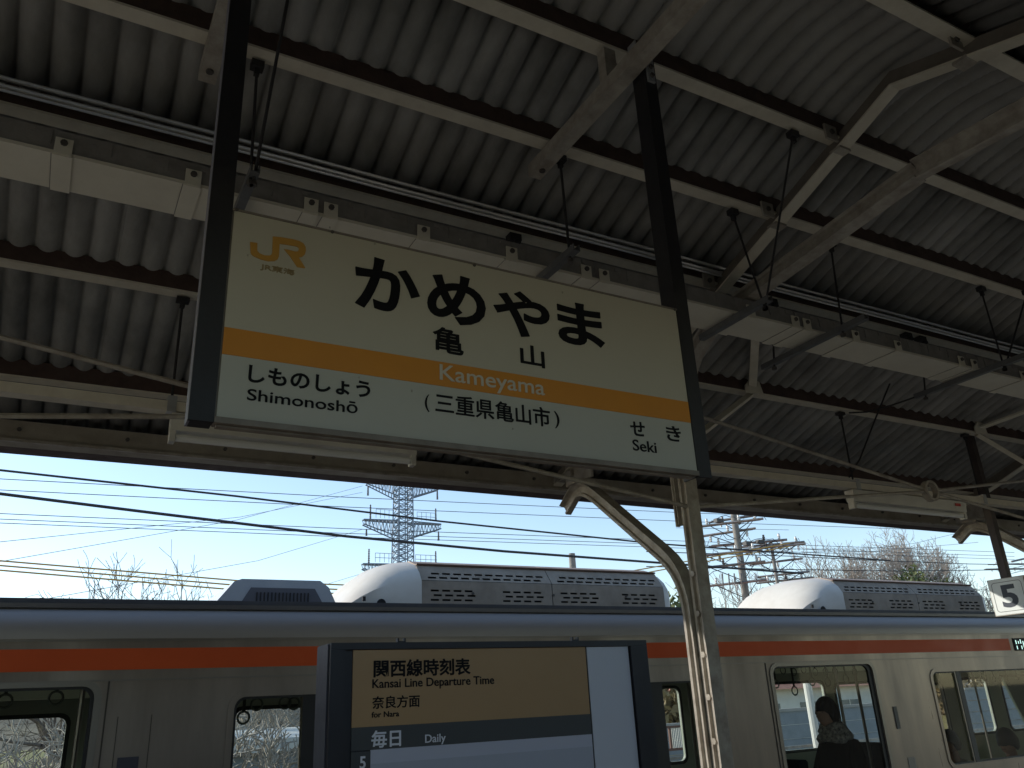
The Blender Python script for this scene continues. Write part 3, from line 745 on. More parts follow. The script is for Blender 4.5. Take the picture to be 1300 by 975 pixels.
for t, hh, ww in ((0,.06,.80),(.10,.25,.86),(.22,.46,.90),(.38,.68,.94),(.55,.85,.97),(.75,.96,.995),(1,1.0,1.01)):
    x = ax0+(ax1-ax0)*t
    rings.append([(x,y,z) for y,z in sec(ww,hh)])
cap = G().loft(rings).build('end_cap', capm, ac, smooth=True)
G().lathe([(.055,0),(.055,-.012),(0,-.012)], (3.42,Ya+.012,1.19), 12, 'y').build('drain_hole', dark, cap)
G().box((3.20,Ya+.02,1.22),(3.235,Ya+.045,1.27)).build('catch', dark, cap)
G().loft([[(x,y,z) for y,z in sec(ww,hh)] for x,hh,ww in ((ax2+.002,.97,.99),(ax2+.10,.93,.97),(ax2+.17,.75,.9))]).build('end_cap', capm, ac, smooth=True)
g = G()
for k in range(7):
    x = ax1+.1+k*.58; g.lathe([(.018,0),(.018,-.012),(0,-.012)], (x,Ya-.0005,1.325 if k%2 else 1.16), 6, 'y')
g.build('rivet', bolt_m, ac)
ac2 = copy_tree(ac, train); ac2.location.x += U*7.3; ac2.name = 'air_conditioner'
# small roof ventilator
v0, v1 = at(268,764,Ya).x, at(430,764,Ya).x
g = G().loft([[(v0,y,1.12),(v0+.22,y,1.40),(v0+.30,y,1.43),(v1-.22,y,1.43),(v1-.12,y,1.36),(v1,y,1.12)] for y in (Ya,2*YC-Ya)])
vt = g.build('roof_ventilator', mat('ventilator_grey', (.42,.45,.48), .45, .2, col2=(.3,.32,.34), scale=5), train)
flatshape('grille_frame', [[(v0+.28,1.14),(v0+.40,1.34),(v1-.28,1.34),(v1-.16,1.14)]], tm(Ya-.006), .0055, mat('ventilator_mesh', (.10,.10,.115), .6), vt)
g = G(); x = v0+.46
while x < v1-.34: g.box((x,Ya-.016,1.17),(x+.012,Ya-.0065,1.29)); x += .04
g.build('louvre', rubber, vt, kind='stuff')

light_blocker = copy_tree(train); light_blocker.location.y -= U*15.54; light_blocker['label'] = 'unseen carriage added behind the camera to block light from the opposite side of the platform'  # unseen second carriage, added to cut the light from behind the camera

# =================================================================== PASSENGERS
skin = mat('skin', (.30,.175,.12), .7, spec=.1); hairm = mat('black_hair', (.006,.005,.005), .8, bump=.3, scale=30, spec=.05)
def person(loc, s, coat, label, faceyaw=0., scarf=None, lean=0., hair=hairm, collar=None):
    """seated passenger looking towards -x; loc is the middle of the head"""
    t = thing('person', (loc[0], loc[1], loc[2]-1.1*s/U), label, 'person')
    L = lambda x, y, z: Vector((loc[0]+x*s/U, loc[1]+y*s/U, loc[2]+z*s/U))
    # coat body as one skinned figure
    j = {'pel':(.16,0,-.78,.17),'wai':(.15,0,-.60,.155),'che':(.12,0,-.38,.165),'sho':(.09,0,-.25,.12),'nek':(.05,0,-.15,.065),
         'sl':(.10,-.17,-.27,.075),'el':(.02,-.22,-.50,.055),'hl':(-.18,-.15,-.56,.042),'sr':(.10,.17,-.27,.075),'er':(.02,.22,-.50,.055),'hr':(-.18,.13,-.56,.042),
         'kl':(-.32,-.13,-.74,.085),'fl':(-.30,-.13,-1.12,.06),'tl':(-.42,-.13,-1.18,.045),'kr':(-.32,.13,-.74,.085),'fr':(-.30,.13,-1.12,.06),'tr':(-.42,.13,-1.18,.045)}
    ed = [('pel','wai'),('wai','che'),('che','sho'),('sho','nek'),('che','sl'),('sl','el'),('el','hl'),('che','sr'),('sr','er'),('er','hr'),('pel','kl'),('kl','fl'),('fl','tl'),('pel','kr'),('kr','fr'),('fr','tr')]
    ks = list(j); org = wloc(t)
    me = bpy.data.meshes.new('body'); me.from_pydata([W(L(*j[k][:3]))-org for k in ks], [(ks.index(a), ks.index(b)) for a, b in ed], [])
    o = bpy.data.objects.new('coat', me); COL.objects.link(o); o.parent = t
    md = o.modifiers.new('skin', 'SKIN'); 
    for i, k in enumerate(ks):
        r = j[k][3]*s; me.skin_vertices[0].data[i].radius = (r, r)
    me.skin_vertices[0].data[0].use_root = True
    sb = o.modifiers.new('sub', 'SUBSURF'); sb.levels = 2; sb.render_levels = 2
    me.materials.append(coat)
    for p_ in me.polygons: p_.use_smooth = True
    # hands with fingers
    for sy, hx in ((-1,'hl'),(1,'hr')):
        hb = Vector(j[hx][:3]); g = G()
        g.tube([L(*(hb+Vector((.01,0,0)))), L(*(hb+Vector((-.075,0,-.01))))], .038*s/U, 8, r1=.034*s/U)
        for q in range(4):
            yy = -.027+.018*q
            g.tube([L(*(hb+Vector((-.07,yy,-.01)))), L(*(hb+Vector((-.105-.006*(q in (1,2)),yy,-.02)))), L(*(hb+Vector((-.118,yy,-.045))))], .009*s/U, 6)
        g.tube([L(*(hb+Vector((-.02,-.03*sy,.01)))), L(*(hb+Vector((-.065,-.045*sy,.005))))], .011*s/U, 6)
        g.build('hand', skin, t, smooth=True)
    # head: superellipsoid with nose, chin, brow
    g = G(); rings = []
    ca, sa = math.cos(lean), math.sin(lean)
    NR, NS = 14, 18
    for i in range(NR+1):
        ph = math.pi*i/NR; zz = -math.cos(ph)*.118; rr = math.sin(ph)
        rg = []
        for k in range(NS):
            th = 2*math.pi*k/NS; cx, cy = math.cos(th), math.sin(th)
            rx = .095 if cx < 0 else .098; ry = .074
            x, y = cx*rx*rr, cy*ry*rr
            if zz < -.03: x = x*(1-.25*min(1,(-zz-.03)/.07)*(cx>0)) - .006; y *= 1-.25*min(1,(-zz-.03)/.08)
            if cx < -.93: 
                if -.045 < zz < .01: x -= .020*(1-abs((zz+.022)/.035))
                if -.075 < zz < -.05: x -= .006
                if .012 < zz < .03: x += .006
            rg.append(L(x*ca-zz*sa, y, x*sa+zz*ca))
        rings.append(rg)
    g.loft(rings, caps=False); g.tube([L(.03,0,-.19), L(.012,0,-.07)], .052*s/U, 12)
    hd = g.build('head', skin, t, smooth='all')
    g = G()
    for sy in (-1,1): g.box(L(-.088,.028*sy-.010,.004), L(-.084,.028*sy+.010,.010))
    g.box(L(-.093,-.02,-.062), L(-.088,.02,-.058)); g.build('eyes_and_mouth', mat('dark_feature', (.05,.02,.018), .5), hd)
    g = G()
    for sy in (-1,1): g.lathe([(.0,-.004),(.018,-.003),(.022,.003),(.0,.004)], L(.008,.076*sy,-.012), 10, 'y')
    g.build('ear', skin, hd, smooth=True)
    # hair shell
    g = G(); rings = []
    for i in range(10):
        ph = math.pi*i/9*.68; zz = math.cos(ph)*.138-.0; rr = max(.02, math.sin(ph))
        rg = []
        for k in range(20):
            th = 2*math.pi*k/20; cx, cy = math.cos(th), math.sin(th)
            wv = 1+.03*math.sin(k*5.1+i*1.3)
            rx = (.104 if cx < 0 else .120)*wv; ry = .092*wv
            z2 = zz
            t_ = min(1, max(0, (-cx-.15)/.6)); z2 = max(zz, -.11+.125*t_*t_*(3-2*t_)); 
            x, y = cx*rx*rr+.006, cy*ry*rr
            rg.append(L(x*ca-z2*sa, y, x*sa+z2*ca))
        rings.append(rg)
    g.loft(rings, caps=True).build('hair', hair, t, smooth='all')
    if scarf:
        g = G()
        for zc, rr, th_ in ((-.115,.078,.034),(-.155,.092,.038),(-.20,.112,.04)):
            rg = []
            for k in range(18):
                a = 2*math.pi*k/18; rg.append([L(.055+(rr+th_*math.cos(q))*math.cos(a)*1.05, (rr+th_*math.cos(q))*math.sin(a)*1.05, zc+th_*math.sin(q)+.012*math.sin(a*3+zc*40)) for q in (0,1.05,2.1,3.14,4.2,5.25)])
            g.loft(rg+[rg[0]], caps=False)
        g.build('scarf', scarf, t, smooth='all')
    return t
coatb = mat('black_coat', (.006,.006,.007), .9, bump=.2, scale=20, spec=.02)
scarfm = mat('patterned_scarf', (.05,.047,.043), .9, col2=(.42,.38,.33), scale=34, amt=.95, bump=.5)
person(at(1049,905,YT+.62), 1.13, coatb, 'passenger in black coat and patterned scarf facing left behind the train window', scarf=scarfm)
person(at(1206,943,YT+.55), 1.0, mat('brown_jacket', (.05,.04,.03), .9, spec=.05), 'passenger in brown jacket behind the tinted pane at the right', hair=mat('dark_hair', (.014,.012,.012), .6))
person(at(1279,942,YT+.75), 1.15, mat('navy_coat', (.010,.012,.018), .9, spec=.05), 'passenger in navy coat with bowed head at the right edge of the window', lean=.5, hair=mat('brown_hair', (.03,.02,.015), .6))

# =================================================================== BACKGROUND
farsteel = mat('pylon_steel_hazed', (.22,.27,.33), .5, .2)  # distance haze put into the blue-grey of the steel
YP = 150.
ck = (at(560,670,YP).x-at(460,670,YP).x)/100   # survey units per photo pixel there
cx = at(511,700,YP).x
pz = lambda py, px=511: at(px, py, YP).z
pyl = thing('power_pylon', (cx, YP, GZ), 'tall steel lattice power pylon seen above the train roof', 'pylon')
def lattice(g, c0, w0, c1, w1, n, r):
    """square lattice column between centres c0, c1 with half widths"""
    c0, c1 = Vector(c0), Vector(c1)
    cor = ((-1,-1),(1,-1),(1,1),(-1,1)); P = []
    for i in range(n+1):
        t = i/n; c = c0+(c1-c0)*t; w_ = w0+(w1-w0)*t
        P.append([c+Vector((a*w_, b*w_, 0)) for a, b in cor])
    for k in range(4): g.tube([P[0][k], P[n][k]], r*1.6, 4, caps=False)
    for i in range(n):
        for k in range(4):
            g.tube([P[i][k], P[i+1][(k+1)%4]], r, 3, caps=False); g.tube([P[i][(k+1)%4], P[i+1][k]], r, 3, caps=False)
            g.tube([P[i+1][k], P[i+1][(k+1)%4]], r, 3, caps=False)
g = G()
lattice(g, (cx-.3*ck,YP,GZ), 19*ck, (cx,YP,pz(765)), 10.5*ck, 10, .09)
lattice(g, (cx,YP,pz(765)), 10.5*ck, (cx+1.0*ck,YP,pz(607)), 8.5*ck, 20, .085)
lattice(g, (cx+1.0*ck,YP,pz(607)), 8.5*ck, (cx+1.2*ck,YP,pz(470)), 3*ck, 16, .08)
for dx in (-4,3.5): g.tube([(cx+dx*ck,YP,GZ),(cx+dx*ck,YP,pz(520))], .11, 4)
zz = pz(770)
while zz < pz(600):
    g.tube([(cx-4*ck,YP,zz),(cx+3.5*ck,YP,zz)], .07, 3, caps=False); zz += .9
g.build('tower_body', farsteel, pyl)
def crossarm(ytop, ybot, hw_):
    g = G(); zt, zb = pz(ytop), pz(ybot)
    for s in (-1,1):
        tip = Vector((cx+s*hw_*ck, YP, zt-.6)); n_ = 9
        for b in (-1,1):
            r0 = Vector((cx+s*9*ck, YP+b*8*ck, zt)); r1_ = Vector((cx+s*9*ck, YP+b*8*ck, zb))
            te = tip+Vector((0,b*3*ck,.6)); tb = tip+Vector((0,b*3*ck,-.3))
            g.tube([r0, te], .13, 4); g.tube([r1_, tb], .13, 4)
            for i in range(n_):
                a, c = i/n_, (i+1)/n_
                g.tube([r0.lerp(te,a), r1_.lerp(tb,(a+c)/2)], .07, 3, caps=False); g.tube([r1_.lerp(tb,(a+c)/2), r0.lerp(te,c)], .07, 3, caps=False)
            for i in range(n_):
                if b < 0: g.tube([r0.lerp(te,i/n_), r0.lerp(te,(i+.9)/n_)+Vector((0,6*ck,0))], .06, 3, caps=False)
        g.tube([tip+Vector((0,-3*ck,.6)), tip+Vector((0,3*ck,.6))], .1, 4)
    g.box((cx-hw_*ck,YP-3*ck,zt-.12),(cx+hw_*ck,YP+3*ck,zt-.02))
    a = g.build('crossarm', farsteel, pyl); return a
ins = mat('insulator_porcelain', (.14,.12,.11), .4)
def stack(x, z0, z1, r=.26):
    prof = [(.05,0)]; n_ = 9; L = z1-z0
    for i in range(n_): prof += [(r*(1-.3*i/n_), L*(i+.3)/n_), (.09, L*(i+.7)/n_)]
    prof += [(.05,L)]
    G().lathe(prof, (x,YP-.5,z0), 8).build('insulator', ins, pyl)
for yt, yb, hw_ in ((613,632,46),(663,683,49),(718,738,49),(560,575,42)): crossarm(yt, yb, hw_)
for px, a, b in ((466,630,617),(554,635,622),(469,661,641),(552,661,646),(464,681,672),(555.5,687,675),(467,717,697),(552,717,700)):
    stack(at(px,a,YP).x, at(px,a,YP).z, at(px,b,YP).z)
g = G()
for x0, x1, yb in ((475,497,661),(527,550,661),(474,497,716),(525,551,716)):
    z0 = pz(yb); z1 = z0+1.7
    for zq in (z1, (z0+z1)/2): g.tube([(at(x0,yb,YP).x,YP-1,zq),(at(x1,yb,YP).x,YP-1,zq)], .055, 3)
    for i in range(5):
        x = at(x0+(x1-x0)*i/4,yb,YP).x; g.tube([(x,YP-1,z0),(x,YP-1,z1)], .055, 3)
g.build('railing', farsteel, pyl)

# overhead wires
wirem = mat('overhead_cable', (.035,.033,.035), .6); wirey = mat('yellow_sheath', (.50,.30,.06), .6); wireg = mat('thin_conductor', (.11,.12,.13), .5, .3)
def wire(pts, r, m, label, grp=None, end=.8):
    """pts: photo points with distance; extended past both ends"""
    P = [at(x, y, d) for x, y, d in pts]
    P = [P[0]+(P[0]-P[1])*.8]+P+[P[-1]+(P[-1]-P[-2])*end]
    out = []
    for i in range(len(P)-1):
        for k in range(4): out.append(P[i].lerp(P[i+1], k/4))
    out.append(P[-1])
    return G().tube(out, r, 5).build('overhead_wire', m, smooth=True, label=label, cat='wire', group=grp)
wire([(0,597,24),(300,630,24),(560,662,24),(830,690,24),(1010,703,24)], .032, wirem, 'dark cable crossing the pylon, uppermost of the two thickest cables')
wire([(0,627,23),(200,652,23),(440,681,23),(640,700,23),(870,717,23)], .042, wirem, 'thickest dark cable crossing the sky below the middle of the pylon')
GW = 'thin grey wires across the sky'
for n_, (a, b, c, d) in enumerate(((0,608,870,651),(0,622,870,662),(0,652,870,687),(0,659,870,692),(0,664,870,696))):
    wire([(a,b,34+n_),(435,(b+d)/2+1.5,34+n_),(c,d,34+n_),(1130,d+9,34+n_)], .016, wireg, ['highest thin wire across the pale sky under the roof edge','second thin wire from the top across the pale sky','thin wire just over the closely spaced lowest pair','upper wire of the closely spaced thin pair','lower wire of the closely spaced thin pair'][n_], GW)
for n_, (b, c) in enumerate(((712,743),(718,749),(724,754))):
    wire([(0,b,27),(300,b+25,27),(445,c,27)], .024, wirey, ['upper','middle','lower'][n_]+' of three yellow sheathed wires left of the roof ventilator', 'yellow sheathed wires')
for n_, (a, b, c, d, e_, f_) in enumerate(((790,727,870,713,1000,690),(800,731,880,716,1000,694))):
    wire([(a,b,27),(c,d,27),(e_,f_,27)], .024, wirey, ['upper','lower'][n_]+' yellow sheathed wire rising behind the pillar to the utility pole', 'yellow sheathed wires', end=.02)
for n_, (pts, lb) in enumerate((
    ([(905,703,30),(1000,706,30),(1100,711,30),(1230,716,30),(1300,717,30)], 'upper dark cable passing in front of the big bare tree'),
    ([(905,721,30),(1000,723,30),(1130,725,30),(1230,724,30),(1300,723,30)], 'lower dark cable passing in front of the big bare tree'))):
    wire(pts, .022, wirem, lb)
for pts, lb in (([(1018,697,30),(1100,697,32),(1160,690,34),(1215,677,36)], 'thin wire rising towards the eave bracket over the bare tree'),
                ([(1018,701,30),(1110,700,32),(1190,693,34)], 'faint wire under the one rising to the eave bracket'),
                ([(905,671,33),(960,672,33)], 'short thin wire at the top of the utility pole')):
    wire(pts, .012, wireg, lb)
# sloping faint wires to the pylon
for n_, (x0, y0) in enumerate(((60,760),(150,790),(-40,720),(-20,690))):
    P0 = at(460,[672,728,617,625][n_],YP); P1 = at(x0,y0,90)
    G().tube([P0, P0.lerp(P1,.5)-Vector((0,0,1.2)), P1], .035, 3).build('overhead_wire', wireg, label=['faint line from the middle crossarm of the pylon down to the left','faint line from the lowest crossarm of the pylon down to the left','faint line from the top crossarm of the pylon, higher of two','faint line from the top crossarm of the pylon, lower of two'][n_], cat='wire')

# utility poles
polec = mat('pole_concrete', (.25,.235,.21), .8, col2=(.15,.14,.125), scale=3, amt=.6)
armm = mat('crossarm_steel', (.30,.29,.28), .5, .3, col2=(.14,.115,.09), scale=9, amt=.7)
insw = mat('insulator_white', (.62,.62,.60), .35)
def upole(name_lb, px, ptop, Y, arms, r=.16, seed=1, loops_=True, jac=True):
    rnd = random.Random(seed)
    b = at(px, 765, Y); top = at(px, ptop, Y); x, y = b.x, Y
    k = (at(px+10,700,Y).x-at(px,700,Y).x)/10
    t = thing('utility_pole', (x, y, GZ), name_lb, 'utility pole')
    G().tube([(x,y,GZ),(x,y,top.z)], r*1.25, 12, r1=r*.85).build('pole', polec, t, smooth=True)
    cab = G()
    for (py, l_, r_, dpt) in arms:
        z = at(px, py, Y).z; x0 = x-l_*k; x1 = x+r_*k; yy = y-dpt
        a = Vector((x0, yy+1.2, z)); c = Vector((x1, yy-1.2, z))
        arm = G().tube([a, c], .06, 4).tube([a+Vector((0,.2,0)), c+Vector((0,.2,0))], .05, 4).build('crossarm', armm, t)
        n_ = max(3, int((l_+r_)/9))
        for i in range(n_):
            q = a.lerp(c, (i+.5)/n_)
            up = rnd.random() > .35; hh = .28*(1 if up else -1)
            pr = [(.02,0),(.075,.05*hh/.28),(.05,.1*hh/.28),(.08,.15*hh/.28),(.05,.2*hh/.28),(.06,hh),(.0,hh*1.05)]
            G().lathe(pr, q+Vector((0,0,.05*(1 if up else -1))), 7).build('insulator', insw if rnd.random()>.3 else ins, t, smooth=True)
            if rnd.random() > .3:
                q2 = a.lerp(c, rnd.random())
                m_ = (q+q2)/2+Vector((rnd.uniform(-.3,.3), 0, rnd.choice((-1,1))*rnd.uniform(.3,.75)))
                pts = [(q*(1-s_)**2+m_*2*s_*(1-s_)+(q2+Vector((0,0,rnd.uniform(-.6,.2))))*s_*s_) for s_ in [i_/8 for i_ in range(9)]]
                cab.tube(pts, .016, 4)
        # stay from arm to pole
        cab.tube([a.lerp(c,.15), (x,y,z-.7)], .022, 4); cab.tube([a.lerp(c,.85), (x,y,z-.7)], .022, 4)
    if cab.v: cab.build('jumper_cables', wirem, t, kind='stuff')
    return t, x, y, k
t, x, y, k = upole('tall concrete utility pole crowded with crossarms and insulators beside the pillar', 948, 645, 30, [(658,8,20,0),(669,34,2,.6),(675,16,10,-.4),(689,12,40,0),(705,40,0,.3),(719,34,4,.2),(741,26,4,.1)], .19, 3)
# vertical cut-out fuses and cable risers on that pole
g = G()
for i, px in enumerate((917,925,932,941)):
    for (a, b) in ((728,742),(742,760)):
        p0 = at(px+(0 if a==728 else 1), a, 29.6); p1 = at(px+(1 if a==728 else 5), b, 29.6); g.tube([p0, p1], .035 if a==728 else .02, 5)
g.build('cable_riser', ins, t)
g = G()
for px, py in ((912,661),(965,688),(949,690)): 
    q = at(px, py, 29.6); G().box(q-Vector((.2,.12,.09)), q+Vector((.2,.12,.09))).build('switch_box', mat('switch_dark', (.05,.05,.05), .6), t)

upole('smaller utility pole with round insulators right of the taller pole', 991, 688, 34, [(692,22,22,0),(697,24,14,.5),(713,8,16,0),(729,4,22,0),(737,6,22,.2)], .11, 11)
t3, *_ = upole('plain concrete pole top poking up behind the first air conditioner', 730.5, 703, 40, [], .22, 2)
upole('distant utility pole top at the right edge of the picture', 1292, 712, 60, [(716,10,30,0),(722,16,30,0)], .12, 5)
g = G().tube([at(1284,713,36), at(1302,709,36)], .07, 4); g.build('grey_pole_arm', armm, label='short grey arm poking in at the right edge above the number sign', cat='pole arm')

# bare trees
barkm = mat('bare_bark', (.27,.235,.205), .85, col2=(.40,.36,.32), scale=3, amt=.6)
def bare_tree(base, hgt, spread, seed, label, m=barkm, depth=6, r0=None, grp=None, minr=.008, trunk=.25, name='bare_tree'):
    rnd = random.Random(seed); base = Vector(base)
    t = thing(name, base, label, 'tree', grp)
    tg, cg = G(), G()
    r0 = r0 or hgt*.022
    def br(p, d, L, r, lv):
        pts = [p]; q = p; dd = d.copy()
        for i in range(3):
            dd = (dd+Vector((rnd.gauss(0,.13),rnd.gauss(0,.13),rnd.gauss(0.04,.1)))).normalized(); q = q+dd*L/3; pts.append(q)
        g = tg if lv == 0 else cg
        g.tube(pts, max(r,minr), 5 if lv < 2 else 3, caps=False, r1=max(r*.62,minr))
        if lv >= depth: return
        nb = 3 if lv < 2 else rnd.choice((2,3,3))
        if lv == 0: nb = 5
        for i in range(nb):
            a = 2*math.pi*(i+rnd.random()*.7)/nb; tilt = rnd.uniform(.35,.8)*spread
            s_ = dd.cross(Vector((math.cos(a), math.sin(a), .13))).normalized()
            nd = (dd*math.cos(tilt)+s_*math.sin(tilt)); nd.z += .12; nd.normalize()
            st = pts[-1] if i == 0 or lv == 0 else pts[rnd.choice((1,2,3))]
            br(st, nd, L*rnd.uniform(.62,.84), r*.58, lv+1)
    br(base, Vector((0,0,1)), hgt*trunk, r0, 0)
    mz = max(v.z for v in cg.v); q_ = hgt/(mz-base.z)
    for gg in (tg, cg): gg.v = [base+(v-base)*q_ for v in gg.v]
    tg.build('trunk', m, t, smooth='all'); cg.build('crown', m, t, smooth='all'); return t
TR = 'bare trees beyond the train'
darkbark = mat('dark_twigs', (.16,.125,.105), .85, col2=(.10,.08,.07), scale=3)
def tree_at(px, ptop, Y, *a, **k):
    b = at(px, 760, Y); h = at(px, ptop, Y).z-GZ; return bare_tree((b.x, Y, GZ), h, *a, **k)
tree_at(1150, 664, 62, 1.05, 21, 'large bare winter tree standing behind the second air conditioner', depth=8, minr=.014, trunk=.2)
tree_at(1085, 684, 66, 1.0, 5, 'bare tree at the left shoulder of the large winter tree', depth=7, minr=.018, trunk=.22)
tree_at(1215, 684, 60, 1.0, 9, 'bare tree behind the platform number sign', depth=7, minr=.018, trunk=.22)
tree_at(925, 722, 50, 1.0, 14, 'low bare tree behind the tall utility pole', depth=6, minr=.018, trunk=.27)
tree_at(985, 718, 55, 1.0, 15, 'low bare tree between the two crowded utility poles', depth=6, minr=.018, trunk=.27)
tree_at(140, 708, 33, 1.1, 33, 'sparse bare tree showing its twigs over the roof at the left', depth=6, minr=.012, trunk=.40, m=darkbark)
tree_at(205, 702, 34, 1.1, 38, 'thin bare tree nearest the roof ventilator', depth=6, minr=.012, trunk=.42, m=darkbark)
sun_bark = mat('sunlit_bark', (.40,.36,.31), .85, col2=(.26,.22,.18), scale=5, amt=.5)  # bark colour paled to stand for sunlight on the twigs
def shrub_tree(px, Y, h, seed, label):
    b = at(px, 900, Y); bare_tree((b.x, Y, GZ), h, 1.25, seed, label, m=sun_bark, depth=6, minr=.009, trunk=.2)
shrub_tree(20, 19, 5.0, 51, 'sunlit pale tree seen through the leftmost train window')
shrub_tree(70, 21, 5.2, 52, 'second sunlit pale tree seen through the leftmost train window')
shrub_tree(300, 19, 5.6, 53, 'sunlit pale tree seen through the window beside the timetable')
shrub_tree(350, 34, 6.4, 54, 'sunlit pale tree seen close to the timetable board edge')
# evergreens: leaf quads through the volume
leafm = mat('evergreen_leaf', (.055,.085,.025), .7, col2=(.12,.13,.04), scale=2, amt=.8)
leafd = mat('dry_leaf', (.16,.12,.06), .8, col2=(.26,.2,.11), scale=1.2, amt=.8)
def leafy(px, ptop, pbot, Y, wpx, seed, label, m=leafm, n=420, name='evergreen_tree', leaf=.28):
    rnd = random.Random(seed); b = at(px, pbot, Y); k = (at(px+10,700,Y).x-at(px,700,Y).x)/10
    zt = at(px, ptop, Y).z; hw_ = wpx*k/2
    t = thing(name, (b.x, Y, GZ), label, 'tree'); zb = max(GZ+.3, b.z); 
    G().tube([(b.x,Y,GZ),(b.x,Y,zb+(zt-zb)*.7)], .18, 7, r1=.06).build('trunk', barkm, t)
    g = G(); cl = [(rnd.gauss(0,.38)*hw_, rnd.gauss(0,.38)*hw_, rnd.uniform(.08,.95)) for _ in range(16)]
    for _ in range(n):
        c = rnd.choice(cl); s_ = hw_*.32
        p = Vector((b.x+c[0]+rnd.gauss(0,s_), Y+c[1]+rnd.gauss(0,s_), zb+(zt-zb)*c[2]+rnd.gauss(0,s_*.7)))
        u = Vector((rnd.gauss(0,1),rnd.gauss(0,1),rnd.gauss(0,1))).normalized(); v = u.cross(Vector((rnd.gauss(0,1),rnd.gauss(0,1),rnd.gauss(0,1)))).normalized()
        l_ = leaf*rnd.uniform(.6,1.3); g.add([p-u*l_, p+v*l_*.45, p+u*l_, p-v*l_*.45], [(0,1,2,3)])
    g.build('crown', m, t); return t
leafy(1162, 723, 752, 58, 26, 1, 'dark evergreen clump below the large bare tree')
leafy(1190, 737, 757, 58, 20, 2, 'second evergreen clump nearer the number sign')
leafy(868, 760, 790, 46, 34, 4, 'small green tree top just left of the pillar')
leafy(1250, 846, 920, 34, 130, 6, 'dry brown hedge seen through the rightmost train window', m=leafd, n=2600, name='hedge_tree')
leafy(865, 870, 930, 30, 70, 8, 'brown shrub seen through the narrow window beside the pillar', m=leafd, n=1200, name='hedge_tree')

# wooded rise and tangled scrub behind the station
hillm = mat('wooded_hillside', (.13,.105,.075), .95, col2=(.22,.185,.14), scale=.9, amt=.8, bump=.6)
g = G(); NXH, NYH = 90, 8; rh = random.Random(4); hv = []
for jx in range(NYH+1):
    for ix in range(NXH+1):
        yy = 72+jx*7; t_ = jx/NYH; hgt_ = (4.2+7.5*math.sin(math.pi*min(1,t_*.9+.08)*.5))*min(1, t_*1.6+.02)
        hv.append((-80+ix*4.2, yy+rh.uniform(-1,1), GZ-.4+hgt_*(1+.10*math.sin(ix*.31)+.07*math.sin(ix*.83+2))+rh.uniform(-.35,.35)*(t_>0)))
g.add(hv, [(jx*(NXH+1)+ix, jx*(NXH+1)+ix+1, (jx+1)*(NXH+1)+ix+1, (jx+1)*(NXH+1)+ix) for jx in range(NYH) for ix in range(NXH)])
g.build('wooded_hill', hillm, kind='structure')
g = G(); rs = random.Random(9)
for i in range(11000):
    yy = rs.uniform(35,48) if i%9 else rs.uniform(20,26); xx = yy*(rs.uniform(-.12,.55) if i%9 else rs.uniform(-.12,.07)) if i%5 else rs.uniform(29,44)*rs.uniform(.8,1.7)
    base = Vector((xx, yy, GZ+rs.uniform(0,2.2))); d_ = Vector((rs.gauss(0,.6), rs.gauss(0,.6), 1)).normalized(); L_ = rs.uniform(.8,2.2)
    m_ = base+d_*L_*.5+Vector((rs.gauss(0,.12),rs.gauss(0,.12),0)); e_ = m_+(d_+Vector((rs.gauss(0,.4),rs.gauss(0,.4),rs.gauss(0,.25)))).normalized()*L_*.5
    g.tube([base, m_, e_], rs.uniform(.006,.016), 3, caps=False, r1=.006)
g.build('scrub', sun_bark, label='tangle of pale bare scrub seen through the train windows', cat='scrub', kind='stuff')

# trackside buildings and walls seen through the carriage
wallw = mat('white_wall', (.62,.60,.55), .8, col2=(.45,.43,.39), scale=1.5, amt=.6)
pink = mat('pink_fascia', (.58,.27,.22), .7, col2=(.45,.2,.17), scale=3)
greyw = mat('block_wall', (.24,.26,.28), .85, col2=(.17,.19,.20), scale=4, amt=.6)
grass = mat('dry_grass', (.38,.32,.14), .9, col2=(.22,.22,.09), scale=3, amt=.8, bump=.8)
YH = 27
def house(pxa, pxb, ptop, label, fascia=pink, wm=wallw):
    a, b = at(pxa, ptop, YH), at(pxb, ptop, YH); zt = a.z
    t = thing('trackside_building', ((a.x+b.x)/2, YH+2, GZ), label, 'building')
    G().box((a.x,YH,GZ),(b.x,YH+7,zt-.35)).build('wall', wm, t)
    G().loft([[(a.x-.3,y,z) for y,z in ((YH-.5,zt-.35),(YH-.5,zt),(YH+3.5,zt+.25),(YH+7.5,zt),(YH+7.5,zt-.35))], [(b.x+.3,y,z) for y,z in ((YH-.5,zt-.35),(YH-.5,zt),(YH+3.5,zt+.25),(YH+7.5,zt),(YH+7.5,zt-.35))]]).build('roof', fascia, t)
    x = a.x+.8
    while x+1.2 < b.x:
        wf = G().box((x,YH-.03,zt-1.7),(x+1.2,YH-.001,zt-.9)).build('window', mat('far_window_glass', (.10,.12,.13), .2), t)
        G().box((x-.05,YH-.05,zt-1.76),(x+1.25,YH-.031,zt-1.70)).box((x+.58,YH-.05,zt-1.7),(x+.62,YH-.031,zt-.9)).build('window_frame', wallw, wf); x += 2.4
house(940, 1135, 866, 'low white building with a pink roof edge seen through the train')
house(270, 460, 942, 'grey shed with a pale roof edge seen behind the pale trees', fascia=wallw, wm=greyw)
